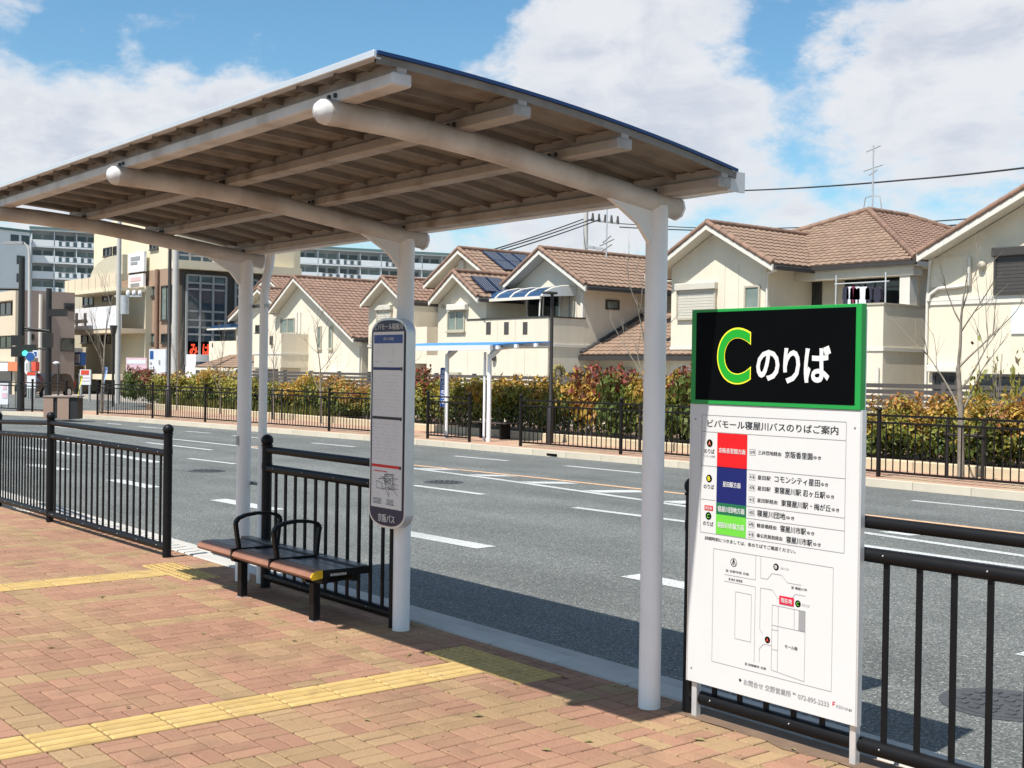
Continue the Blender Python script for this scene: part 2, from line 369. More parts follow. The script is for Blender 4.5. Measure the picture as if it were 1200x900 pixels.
def inst(name, me, loc, parent): return link(bpy.data.objects.new(name, me), parent, loc)
def tag(o, label=None, cat=None, group=None, kind=None):
    if label: o['label'] = label
    if cat: o['category'] = cat
    if group: o['group'] = group
    if kind: o['kind'] = kind
    return o
def thing(name, label, cat, loc, group=None):
    o = bpy.data.objects.new(name, None); o.empty_display_size = .2
    link(o, None, loc); return tag(o, label, cat, group)
def struct(o): o['kind'] = 'structure'; return o
_fc = {}
def text_mesh(s, mt, bold=0.0):
    if any(ord(ch_) >= 0x4e00 for ch_ in s): bold = 0.0
    k = (s, mt, bold)
    if k in _fc: return _fc[k]
    c = bpy.data.curves.new('lettering', 'FONT'); c.body = s; c.offset = bold; c.resolution_u = 14 if s == 'C' else 3 if bold else 4
    o = bpy.data.objects.new('lettering', c); col.objects.link(o)
    dg = bpy.context.evaluated_depsgraph_get(); me = bpy.data.meshes.new_from_object(o.evaluated_get(dg))
    bpy.data.objects.remove(o); bpy.data.curves.remove(c)
    me.materials.clear(); me.materials.append(M[mt])
    for p in me.polygons: p.material_index = 0
    xs = [v.co.x for v in me.vertices]; ys = [v.co.y for v in me.vertices]
    bb = (min(xs), max(xs), min(ys), max(ys)); _fc[k] = (me, bb); return _fc[k]
def text(parent, s, x0, x1, z0, z1, y, mt='ink', bold=0.0, name='lettering', face='-y', plane=0):
    """flat printed lettering fitted into a rectangle on an upright face (facing -Y, or +X where plane is its x)"""
    me, bb = text_mesh(s, mt, bold)
    sx = (x1-x0)/(bb[1]-bb[0]); sz = (z1-z0)/(bb[3]-bb[2])
    me2 = me.copy(); me2.name = name
    for v in me2.vertices:
        a = x0 + (v.co.x-bb[0])*sx; z = z0 + (v.co.y-bb[2])*sz
        v.co = (a, y, z) if face == '-y' else (plane, a, z)
    if bold and any(ord(ch_) >= 0x4e00 for ch_ in s):
        bmx = bmesh.new(); bmx.from_mesh(me2); dup = bmesh.ops.duplicate(bmx, geom=bmx.verts[:]+bmx.edges[:]+bmx.faces[:])
        em = (z1-z0)
        for g_ in dup['geom']:
            if isinstance(g_, bmesh.types.BMVert):
                if face == '-y': g_.co.x += em*.045; g_.co.y -= .0003
                else: g_.co.y += em*.045; g_.co.x += .0003
        bmx.to_mesh(me2); bmx.free()
    c = sum((Vector(v.co) for v in me2.vertices), Vector()) / max(1, len(me2.vertices))
    for v in me2.vertices: v.co -= c
    return link(bpy.data.objects.new(name, me2), parent, c)
def copy_tree(o, dloc, parent=None):
    c = o.copy(); col.objects.link(c); c.parent = parent
    WL[c.name] = WL[o.name] + Vector(dloc)
    if parent is None: c.location = o.location + Vector(dloc)
    for ch in list(o.children): copy_tree(ch, dloc, c)
    return c
ORD = ['first','second','third','fourth','fifth','sixth','seventh','eighth','ninth','tenth','eleventh','twelfth','thirteenth','fourteenth','fifteenth','sixteenth','seventeenth','eighteenth','nineteenth','twentieth']
def ordn(i): return ORD[i] if i < 20 else 'twenty-' + ORD[i-20] if i < 29 else 'thirtieth' if i == 29 else 'thirty-' + ORD[i-30]
# ================================================================== SETTING: ground, road, kerbs, pavements
RZ = -0.12
g = MB(); g.add([(-3000,-3000,-.30),(3000,-3000,-.30),(3000,3000,-.30),(-3000,3000,-.30)], [(0,1,2,3)])
struct(obj('ground', g, 'ground'))
g = MB(); g.add([(-190,4.80,RZ),(90,4.80,RZ),(90,30,RZ),(-190,30,RZ)], [(0,1,2,3)])
road = struct(obj('road', g, 'asphalt'))
def strip_quad(mb, a, b, w, z):
    a = Vector((*a, z)); b = Vector((*b, z)); d = (b-a).normalized(); s = Vector((-d.y, d.x, 0))*w/2
    mb.add([a-s, b-s, b+s, a+s], [(0,1,2,3)])
def marking(pts_or_ab, w=.15, mt='road_paint', z=RZ+.004, poly=False):
    mb = MB()
    if poly: mb.add([(x, y, z) for x, y in pts_or_ab], [tuple(range(len(pts_or_ab)))])
    else:
        for a, b in zip(pts_or_ab[:-1], pts_or_ab[1:]): strip_quad(mb, a, b, w, z)
    return obj('lane_marking', mb, mt, road)
for a, b, w in [((-11.25,7.5),(-9.75,7.58),.26),((-7.72,7.62),(-6.2,7.64),.26),((-15.25,7.28),(-13.75,7.36),.26),((-18.7,7.16),(-17.2,7.2),.26),((-22.2,7.02),(-20.8,7.14),.26),
                ((-24.1,9.15),(-21.6,9.12),.24),((-27.0,8.35),(-24.0,8.5),.2),((-4.1,7.66),(-2.6,7.68),.26),((-.5,7.66),(1.0,7.66),.26)]: marking([a, b], w)
for a, b in [((-15.6,10.68),(-13.95,10.78)),((-12.0,10.78),(-10.05,10.93)),((-22.3,10.02),(-20.65,10.2)),((-27.3,11.23),(-24.3,11.45)),((-19.0,10.4),(-17.4,10.55)),((-8.0,11.0),(-4.0,11.1))]: marking([a, b], .14)
marking([(-39.5,11.54),(-28.4,12.32),(-25.4,12.55),(-19.6,12.56),(-18.3,12.5),(-15.9,12.48),(-12.25,12.25),(-8.3,11.92),(-4,11.6),(4,11.0)], .14)
marking([(-34,9.25),(-29.4,9.62),(-25.2,9.86)], .13)
marking([(-25.4,12.75),(-18.9,12.94),(-15.5,13.27),(-12.35,13.41),(-6,13.5),(6,13.5)], .12, 'orange_paint')
for x0 in (-18.0,-16.5,-15.0,-13.4,-11.7,-9.9,-8.0,-6.0):
    lo = 12.47 + (x0+15.9)*-.055 if x0 > -15.9 else 12.5
    hi = 13.2 + (x0+16)*.03
    marking([(x0-.28,lo+.1),(x0+.12,lo+.1),(x0+.52,hi-.1),(x0+.12,hi-.1)], poly=True)
for a, b in [((-20.5,15.05),(-18.9,15.2)),((-17.4,15.4),(-15.5,15.5)),((-36.7,13.85),(-35.8,13.95)),((-34.5,13.98),(-33.0,14.15)),((-31.6,14.12),(-30.4,14.28)),((-29.2,14.32),(-27.5,14.45)),
             ((-25.6,14.6),(-23.9,14.75)),((-13.5,15.55),(-11.9,15.6))]: marking([a, b], .13)
marking([(-10.1,15.62),(-8.5,15.72),(-3,15.8),(6,15.8)], .13)
a_ = gnd(0, 535, RZ); b_ = gnd(120, 544, RZ); c_ = gnd(222, 552, RZ)
shadow_strip = marking([a_.xy, b_.xy, c_.xy], .035, 'gutter_dark', RZ+.002); shadow_strip.name = 'wire_shadow'  # overhead wire's cast shadow, painted on the road as a thin dark strip
def manhole(c, r, label):
    t = thing('manhole_cover', label, 'manhole cover', (c[0], c[1], RZ+.004))
    mb = MB(); n = 28
    mb.prism([(c[0]+r*math.cos(2*math.pi*k/n), c[1]+r*math.sin(2*math.pi*k/n)) for k in range(n)], 'z', RZ-.01, RZ+.006); obj('rim', mb, 'concrete' if r < .3 else 'cast_iron', t)
    mb = MB(); r2 = r*.86
    mb.prism([(c[0]+r2*math.cos(2*math.pi*k/n), c[1]+r2*math.sin(2*math.pi*k/n)) for k in range(n)], 'z', RZ-.01, RZ+.010)
    for k in range(3):
        for j in range(4 + 5*k):
            a = 2*math.pi*j/(4+5*k); q = r2*(.22+.27*k); x = c[0]+q*math.cos(a); y = c[1]+q*math.sin(a); h = .022
            mb.box(x-h, x+h, y-h, y+h, RZ+.008, RZ+.016)
    obj('lid', mb, 'cast_iron', t)
manhole((-3.5,6.33), .34, 'round cast-iron manhole cover behind the right-hand railing')
manhole((-15.8,11.4), .32, 'dark round manhole cover beside the painted island on the road')
c = gnd(242, 552, RZ); manhole((c.x, c.y), .32, 'dark manhole cover between the left railing and the far column')

# near pavement: sand bed, paving bricks in squares of two, tactile slabs
def pz(x): return 0.0 if x > -13.2 else max(-.10, (x+13.2)*.04)
xs = [-60,-30,-15.7,-13.2,14]
g = MB()
vs = []; 
for x in xs: vs += [(x,-26,pz(x)-.011),(x,4.63,pz(x)-.011)]
g.add(vs, [(2*i,2*i+2,2*i+3,2*i+1) for i in range(len(xs)-1)])
pave = struct(obj('pavement', g, 'joint_sand'))
MOD = .197; BX = -4.67-MOD/2; BY = 2.85-MOD/2; GAP = .0085; TH = .03
S1 = (-5.633, -5.333); S2 = (-9.58, -9.28); PAD1 = (-5.933,-5.033,4.156,4.456); PAD2 = (-9.88,-8.98,4.03,4.33)
EXC = [(S1[0],S1[1],-4,4.156), PAD1, (S2[0],S2[1],-4,4.03), PAD2]
def brick_mb(w, d, mb=None, c=(0,0,0), tilt=(0,0)):
    mb = mb or MB(); hx = w/2; hy = d/2; e = .004; cx, cy, cz = c
    P = [(-hx,-hy,-TH),(hx,-hy,-TH),(hx,hy,-TH),(-hx,hy,-TH),(-hx,-hy,-.004),(hx,-hy,-.004),(hx,hy,-.004),(-hx,hy,-.004),(-hx+e,-hy+e,0),(hx-e,-hy+e,0),(hx-e,hy-e,0),(-hx+e,hy-e,0)]
    return mb.add([(cx+x, cy+y, cz+z+x*tilt[0]+y*tilt[1]) for x, y, z in P],
        [(0,1,5,4),(1,2,6,5),(2,3,7,6),(3,0,4,7),(4,5,9,8),(5,6,10,9),(6,7,11,10),(7,4,8,11),(8,9,10,11)])
full = []; rest = [MB(), MB()]
rb = random.Random(3)
def proj(P):
    d = Vector(P)-CP; z = d.dot(CF)
    return None if z < .3 else (600+FPX*d.dot(CR)/z, 450-FPX*d.dot(CU)/z, z)
for i in range(int((-22-BX)/MOD)-1, int((3-BX)/MOD)+1):
    for j in range(int((-2.5-BY)/MOD)-1, int((4.62-BY)/MOD)+1):
        x0 = BX+i*MOD; y0 = BY+j*MOD
        yellow = (i % 5 == 0 and i != -5) or j % 5 == 0
        horiz = (i+j) % 2 == 0
        for k in range(2):
            r = [x0, x0+MOD, y0+k*MOD/2, y0+(k+1)*MOD/2] if horiz else [x0+k*MOD/2, x0+(k+1)*MOD/2, y0, y0+MOD]
            yl = yellow
            if x0 > -4.25 and y0 > 3.62: yl = rb.random() < .5
            elif rb.random() < .012: yl = not yl
            trimmed = False
            for e in EXC:
                if r[0] < e[1] and r[1] > e[0] and r[2] < e[3] and r[3] > e[2]:
                    opts = [[r[0],e[0],r[2],r[3]],[e[1],r[1],r[2],r[3]],[r[0],r[1],r[2],e[2]],[r[0],r[1],e[3],r[3]]]
                    r = max(opts, key=lambda q: max(0,q[1]-q[0])*max(0,q[3]-q[2])); trimmed = True
            if r[3] > 4.60: r[3] = 4.60; trimmed = True
            w = r[1]-r[0]-GAP; d = r[3]-r[2]-GAP
            if w < .015 or d < .015: continue
            cx = (r[0]+r[1])/2; cy = (r[2]+r[3])/2
            p = proj((cx, cy, 0))
            c = (cx, cy, pz(cx)+rb.uniform(-.0012,.0012))
            if not trimmed and p and -20 < p[0] < 1210 and p[1] < 930: full.append((p[2], c, horiz, yl))
            else: brick_mb(w, d, rest[yl], c, (rb.uniform(-.006,.006), rb.uniform(-.006,.006)))
full.sort(key=lambda q: q[0])
L = MOD-GAP; W = MOD/2-GAP
bmeshes = {(h, y): (brick_mb(L, W) if h else brick_mb(W, L)).mesh('brick', 'brick_yellow' if y else 'brick_red') for h in (True, False) for y in (True, False)}
for q in full[:300]: inst('brick', bmeshes[(q[2], bool(q[3]))], q[1], pave)
for q in full[300:]: brick_mb(L if q[2] else W, W if q[2] else L, rest[q[3]], q[1], (rb.uniform(-.006,.006), rb.uniform(-.006,.006)))
both = MB(); both.add(rest[0].v, rest[0].f); both.mat(1).add(rest[1].v, rest[1].f)
tag(obj('paving_bricks', both, ['brick_red','brick_yellow'], pave, fixn=False), kind='stuff')
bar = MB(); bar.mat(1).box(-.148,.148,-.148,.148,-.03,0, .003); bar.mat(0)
for k in range(4):
    x = -.111+.074*k; bar.add([(x-.027,-.145,0),(x+.027,-.145,0),(x+.027,.145,0),(x-.027,.145,0),(x-.020,-.138,.006),(x+.020,-.138,.006),(x+.020,.138,.006),(x-.020,.138,.006)], [(0,1,5,4),(1,2,6,5),(2,3,7,6),(3,0,4,7),(4,5,6,7)])
dot = MB(); dot.box(-.148,.148,-.148,.148,-.03,0, .003)
for a in range(5):
    for b in range(5):
        x = -.116+.058*a; y = -.116+.058*b; dot.prism([(x+.015*math.cos(k*math.pi/3), y+.015*math.sin(k*math.pi/3)) for k in range(6)], 'z', 0, .006)
bar_me = bar.mesh('tactile_slab', ['tactile','tactile_base']); dot_me = dot.mesh('tactile_slab', 'tactile')
for (sx, ye) in ((S1, 4.156), (S2, 4.03)):
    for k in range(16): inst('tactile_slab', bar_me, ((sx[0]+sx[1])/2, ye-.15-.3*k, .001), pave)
for p in (PAD1, PAD2):
    for k in range(3): inst('tactile_slab', dot_me, (p[0]+.15+.3*k, p[2]+.15, .001), pave)
# kerb stones and gutter
kerb = struct(obj('kerb', MB().box(-60,14,4.64,4.78,-.30,-.03), 'concrete'))
ks = MB().box(-.297,.297,-.09,.09,-.25,0, .012).mesh('kerb_stone', 'concrete')
for k in range(58):
    x = -26+.6*k; inst('kerb_stone', ks, (x, 4.71, pz(x)), kerb)
gut = struct(obj('gutter', MB().box(-60,14,4.80,5.24,-.25,RZ+.007), 'concrete'))
tg = thing('drain_grate', 'steel gutter grate set in the kerb beside the left railing', 'drain grate', (-10.45,4.95,RZ))
obj('frame', MB().box(-10.78,-10.12,4.82,4.86,RZ,RZ+.016).box(-10.78,-10.12,5.10,5.14,RZ,RZ+.016).box(-10.78,-10.74,4.86,5.10,RZ,RZ+.016).box(-10.16,-10.12,4.86,5.10,RZ,RZ+.016), 'galv', tg)
gb = MB().box(-.009,.009,-.12,.12,0,.012).mesh('bar', 'cast_iron')
for k in range(14): inst('bar', gb, (-10.72+.042*k, 4.98, RZ+.001), tg)
obj('pit', MB().box(-10.74,-10.16,4.86,5.10,RZ-.05,RZ+.0075), 'sign_black', tg)
# mortar strip along the foot of the right railing
# far side: kerb line, pavement, planting bed
KP = [(-75,5.5),(-52,10.6),(-44.0,12.9),(-39.1,14.7),(-31.7,15.65),(-24.2,16.5),(-15.8,17.0),(-9.2,17.02),(12,17.2),(70,17.4)]
def kline(x, off=0.0):
    for a, b in zip(KP[:-1], KP[1:]):
        if a[0] <= x <= b[0]: return a[1]+(b[1]-a[1])*(x-a[0])/(b[0]-a[0])+off
    return 17+off
g = MB(); vs = []; XS = [-44.0,-41.5,-39.1,-35,-31.7,-28,-24.2,-20,-15.8,-9.2,0,12,40]
for x in XS: vs += [(x, kline(x)+.14, -.004),(x, 19.32, -.004)]
g.add(vs, [(2*i,2*i+2,2*i+3,2*i+1) for i in range(len(XS)-1)])
fpave = struct(obj('far_pavement', g, 'far_paving'))
fk = MB(); 
for x in XS: pass
fkerb = struct(obj('far_kerb', MB().add([(x, kline(x)+o, z) for x in XS for o, z in ((.02,-.3),(.02,-.012),(.15,-.012),(.15,-.3))],
     [(4*i+k, 4*i+4+k, 4*i+5+k, 4*i+1+k) for i in range(len(XS)-1) for k in range(3)]), 'concrete_pale'))
x = -44.0
while x < 12:
    x2 = x+1.0; a = Vector((x+.004, kline(x), 0)); b = Vector((x2-.004, kline(x2), 0)); d = (b-a).normalized(); s = Vector((-d.y, d.x, 0))
    mb = MB(); mb.obox((a+b)/2 + s*.08 + Vector((0,0,-.12)), d, s, Vector((0,0,1)), (b-a).length/2, .08, .125)
    obj('kerb_stone', mb, 'concrete_pale', fkerb); x = x2
obj('drain_slot', MB().box(-21.0+1.4,-21.0+1.75, kline(-19.5)-.004, kline(-19.5)+.05, -.105,-.055), 'sign_black', fkerb)
bed = struct(obj('planting_bed', MB().box(-47,40,19.3,22.6,-.3,.13), 'soil'))
x = -46.0
mk = MB().box(-.595,.595,-.08,.08,-.25,.17, .015).mesh('edging_stone', 'bed_kerb')
while x < 14: inst('edging_stone', mk, (x+.6, 19.25, 0), bed); x += 1.2
g = MB(); g.box(-140,60,22.6,70,-.3,-.10); struct(obj('yard_ground', g, 'ground'))
# ================================================================== BUS SHELTER
XC = [-4.302, -6.526, -8.750]; YC = 4.389; XR = -3.87; XL = -9.18
def roofz(y):           # underside of the curved roof sheet
    t = (y-2.50)/2.0
    return 2.835 - .055*t - .155*t*t
def build_shelter():
    t = thing('bus_shelter', 'white steel bus shelter with curved roof over the bench', 'bus shelter', (-6.5,4.389,0))
    for x in XC:
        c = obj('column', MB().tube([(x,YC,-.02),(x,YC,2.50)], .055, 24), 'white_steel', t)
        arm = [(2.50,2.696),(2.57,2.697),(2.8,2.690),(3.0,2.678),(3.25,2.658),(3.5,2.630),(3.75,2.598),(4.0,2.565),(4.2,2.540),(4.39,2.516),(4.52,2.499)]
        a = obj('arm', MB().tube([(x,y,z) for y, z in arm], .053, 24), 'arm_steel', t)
        cap = MB(); cap.tube([(x,4.52,2.499),(x,4.535,2.497)], [.060,.056], 8); obj('end_cap', cap, 'white_steel', a)
        cap = MB(); cap.tube([(x,2.50,2.696),(x,2.475,2.696),(x,2.455,2.695),(x,2.447,2.694)], [.053,.048,.031,.006], 24); obj('end_cap', cap, 'sign_white', a)
        gs = MB(); gs.prism([(4.02,2.52),(4.10,2.485),(4.25,2.40),(4.34,2.30),(4.39,2.27),(4.39,2.50)], 'x', x-.012, x+.012); obj('gusset', gs, 'white_steel', t)
    py = [2.575, 3.165, 3.745, 4.40]
    for k, y in enumerate(py):
        zt = roofz(y)-.004
        h = .050
        p = obj('purlin', MB().box(XL+.05,XR,y-.045,y+.045,zt-.042-h,zt-.042, .006), 'arm_steel' if k in (0,) else 'purlin_steel', t)
        obj('purlin_web', MB().box(XL+.06,XR-.004,y-.022,y+.022,zt-.043,zt+.002), 'purlin_steel', p)
        for x in XC:
            for o in (-.024,.024): obj('bolt', MB().box(x+o-.008,x+o+.008,y-.056,y-.044,zt-.076,zt-.058, .003), 'dark_bolt', p)
    # roof panels: each a folded sheet running from back to front, ribs on the underside
    n = 18; wdt = (XR-XL)/n; ys = [2.46+2.02*i/14 for i in range(15)]
    prof = [(0,0),(.25,0),(.32,-.012),(.40,-.012),(.47,0),(.93,0),(.95,-.030),(.985,-.030),(1.0,0)]
    for k in range(n):
        mb = MB(); x0 = XL+k*wdt
        vs = [(x0+u*wdt, y, roofz(y)+h) for y in ys for u, h in prof]; m_ = len(prof)
        mb.add(vs, [(i*m_+j, i*m_+j+1, (i+1)*m_+j+1, (i+1)*m_+j) for i in range(len(ys)-1) for j in range(m_-1)])
        pn = obj('roof_panel', mb, 'roof_under', t, fixn=False)
        mb = MB(); vs = [(x0+u*wdt, y, roofz(y)+.012+(.004 if u in (0.0,1.0) else 0)) for y in ys for u in (0.0,.04,.96,1.0)]
        mb.add(vs, [(i*4+j, i*4+j+1, (i+1)*4+j+1, (i+1)*4+j) for i in range(len(ys)-1) for j in range(3)])
        obj('top_sheet', mb, 'roof_blue', pn, fixn=False)
    for x in (XR, XL):
        mb = MB(); s = 1 if x == XR else -1
        vs = []
        for y in ys: z = roofz(y); vs += [(x,y,z+.001),(x+s*.010,y,z+.001),(x+s*.010,y,z+.015),(x,y,z+.015)]
        fs = [(4*i+j, 4*i+(j+1)%4, 4*i+4+(j+1)%4, 4*i+4+j) for i in range(len(ys)-1) for j in range(4)] + [(0,1,2,3),(len(vs)-4,len(vs)-3,len(vs)-2,len(vs)-1)]
        obj('edge_trim', mb.add(vs, fs), 'edge_blue', t)
    z = roofz(2.44)
    obj('back_fascia', MB().box(XL-.014,XR+.014,2.436,2.452,z-.016,z+.012, .003).box(XL,XR,2.452,2.478,z-.015,z-.010), 'alu', t)
    z = roofz(4.5)
    gt = obj('front_gutter', MB().prism([(4.455,z-.080),(4.555,z-.075),(4.572,z+.012),(4.560,z+.012),(4.545,z-.062),(4.468,z-.066),(4.462,z-.01),(4.452,z-.01)], 'x', XL+.02, XR-.045), 'white_steel', t)
    obj('gutter_end', MB().box(XR-.043,XR-.031,4.450,4.576,z-.082,z+.014), 'sign_white', gt)
    obj('gutter_end', MB().box(XL+.005,XL+.017,4.450,4.576,z-.082,z+.014), 'sign_white', gt)
    # rain pipe with a crooked neck beside the far column
    dp = [(-8.60,4.52,2.60),(-8.60,4.52,2.52),(-8.58,4.50,2.44),(-8.57,4.47,2.36),(-8.57,4.455,2.22),(-8.57,4.455,.0)]
    d_ = obj('downpipe', MB().tube(dp, .033, 16), 'white_steel', t)
    obj('clamp', MB().box(-8.78,-8.52,4.44,4.47,2.13,2.155), 'bolt', d_); obj('clamp', MB().box(-8.78,-8.52,4.44,4.47,.75,.775), 'bolt', d_)
    obj('sticker', MB().box(-8.772,-8.728,YC-.0575,YC-.0555,1.06,1.13), 'steel_grey', t)
build_shelter()
# ================================================================== BENCH
def build_bench():
    t = thing('bench', 'dark slatted bench with two curved armrests under the shelter', 'bench', (-7.7,4.15,0))
    X0, X1 = -8.56, -6.87; Y0, Y1 = 3.92, 4.36; ZT = .375
    secs = [(X0,-8.012),(-7.985,-7.445),(-7.418,X1)]
    for a, b in secs:
        mb = MB(); mb.prism([(Y0+.085,ZT-.004),(Y0+.045,ZT-.006),(Y0+.012,ZT-.022),(Y0,ZT-.045),(Y0+.012,ZT-.062),(Y0+.085,ZT-.05)], 'x', a, b)
        obj('front_slat', mb, 'seat_front', t)
        for k in range(4):
            y = Y0+.092+.088*k; z = ZT-.012*math.sin(math.pi*(k+.5)/4)+(.006 if k == 3 else 0)
            obj('slat', MB().box(a,b,y,y+.080,z-.032,z, .006), 'seat_wood', t)
    for x in (-7.9985,-7.4315):
        mb = MB(); mb.box(x-.012,x+.012,Y0+.004,Y1-.004,ZT-.068,ZT+.003); obj('divider', mb, 'black_iron', t)
        pts = [(3.985,ZT),(3.965,ZT+.11),(3.955,ZT+.185),(3.975,ZT+.215),(4.03,ZT+.235),(4.12,ZT+.245),(4.22,ZT+.238),(4.285,ZT+.222),(4.31,ZT+.195),(4.30,ZT+.15),(4.285,ZT)]
        mb = MB()
        for p, q in zip(pts[:-1], pts[1:]): mb.bar((x,*p), (x,*q), .036, .022, Vector((1,0,0)).cross(Vector((0,q[0]-p[0],q[1]-p[1])).normalized()))
        obj('armrest', mb, 'black_iron', t)
    obj('seat_frame', MB().box(X0+.03,X1-.02,4.02,4.06,ZT-.10,ZT-.055).box(X0+.03,X1-.02,4.25,4.29,ZT-.10,ZT-.055), 'black_iron', t)
    for x in (-8.12,-7.08):
        obj('cross_beam', MB().prism([(3.97,ZT-.06),(4.33,ZT-.06),(4.30,ZT-.12),(4.10,ZT-.13),(4.0,ZT-.11)], 'x', x-.03, x+.03), 'black_iron', t)
        for y in (4.075,):
            l = obj('leg', MB().box(x-.032,x+.032,y-.026,y+.026,.0,ZT-.10, .005), 'black_iron', t)
            obj('foot', MB().box(x-.033,x+.033,y-.027,y+.027,-.004,.008), 'galv', l)
    e = obj('end_cap', MB().prism([(Y0+.085,ZT-.003),(Y0+.045,ZT-.005),(Y0+.012,ZT-.021),(Y0-.001,ZT-.045),(Y0+.012,ZT-.064),(Y0+.085,ZT-.055)], 'x', X1, X1+.012), 'yellow_cap', t)
    obj('end_plate', MB().box(X1+.001,X1+.012,Y0+.092,Y1-.01,ZT-.052,ZT-.006), 'black_iron', t)
    obj('name_plate', MB().box(X1+.0125,X1+.015,4.06,4.18,ZT-.046,ZT-.030), 'steel_grey', t)
build_bench()
# ================================================================== RAILINGS
def railing(name, label, posts, cat='railing', spacing=.149, h=1.075, pr=.038, ballr=.047, far=False, group=None, skip=()):
    t = thing(name, label, cat, posts[0], group)
    mtl = 'dark_bronze' if far else 'black_iron'
    n = 8 if far else 16
    pm = MB().tube([(0,0,-.1),(0,0,h)], pr, n)
    if not far: pm.tube([(0,0,h-.004),(0,0,h+.008)], pr*1.16, n).tube([(0,0,.90),(0,0,.945)], pr*1.07, n)
    pm = pm.mesh('post', mtl); bm_ = MB().ball((0,0,0), ballr, n, 8).mesh('finial', mtl)
    for p in posts:
        o = inst('post', pm, p, t); inst('finial', bm_, (p[0],p[1],p[2]+h+ballr*.85), o)
    pk = MB().box(-.009,.009,-.006,.006,0,.80) if far else MB().box(-.0115,.0115,-.0075,.0075,0,.80)
    pk = pk.mesh('picket', mtl)
    for a, b in zip(posts[:-1], posts[1:]):
        a = Vector(a); b = Vector(b); L_ = (b-a).length
        up = Vector((0,0,1))
        if far:
            obj('top_rail', MB().bar(a+up*1.02, b+up*1.02, .042, .036), mtl, t); obj('mid_rail', MB().bar(a+up*.90, b+up*.90, .04, .036), mtl, t); obj('bottom_rail', MB().bar(a+up*.09, b+up*.09, .04, .036), mtl, t)
        else:
            obj('top_rail', MB().tube([a+up*1.045, b+up*1.045], .027, 14), mtl, t)
            mr = obj('mid_rail', MB().tube([a+up*.905, b+up*.905], .031, 14), mtl, t)
            br = obj('bottom_rail', MB().tube([a+up*.085, b+up*.085], .034, 14), mtl, t)
        k = max(1, round(L_/spacing)); d = (b-a)/k
        ang = math.atan2(d.y, d.x)
        for i in range(1, k):
            p = a+d*i; o = inst('picket', pk, (p.x,p.y,p.z+.10), t); o.rotation_euler.z = ang
            if not far and i % 3 == 1:
                s = Vector((-d.y, d.x, 0)).normalized()*-1 if d.x > 0 else Vector((d.y,-d.x,0)).normalized()
                if s.y > 0: s = -s
                inst('screw', SCREW, p+s*.033+up*.092, t); inst('screw', SCREW, p+s*.030+up*.912, t)
    return t
SCREW = MB().ball((0,0,0), .0055, 6, 4).mesh('screw', 'bolt')
railing('railing', 'black iron railing with ball-topped posts at the left edge, bent at its middle post', [(-15.8,4.60,-.10),(-13.12,4.35,0),(-10.17,4.38,0)], spacing=.147)
railing('railing', 'short black iron railing behind the bench', [(-8.385,4.40,0),(-6.62,4.40,0)], spacing=.148)
railing('railing', 'black iron railing behind the white route sign at the right edge', [(-4.13,4.50,0),(-1.13,4.50,0),(1.87,4.50,0)], spacing=.155)
mb = MB(); rr = random.Random(5); pts = []; pts2 = []
for k in range(24): x = -4.25+.13*k; pts.append((x, 4.40+rr.uniform(-.02,.03))); pts2.append((x, 4.60))
for k in range(23): mb.add([(*pts[k],.0022),(*pts[k+1],.0022),(*pts2[k+1],.0022),(*pts2[k],.0022)], [(0,1,2,3)])
obj('mortar_strip', mb, 'soil', pave)
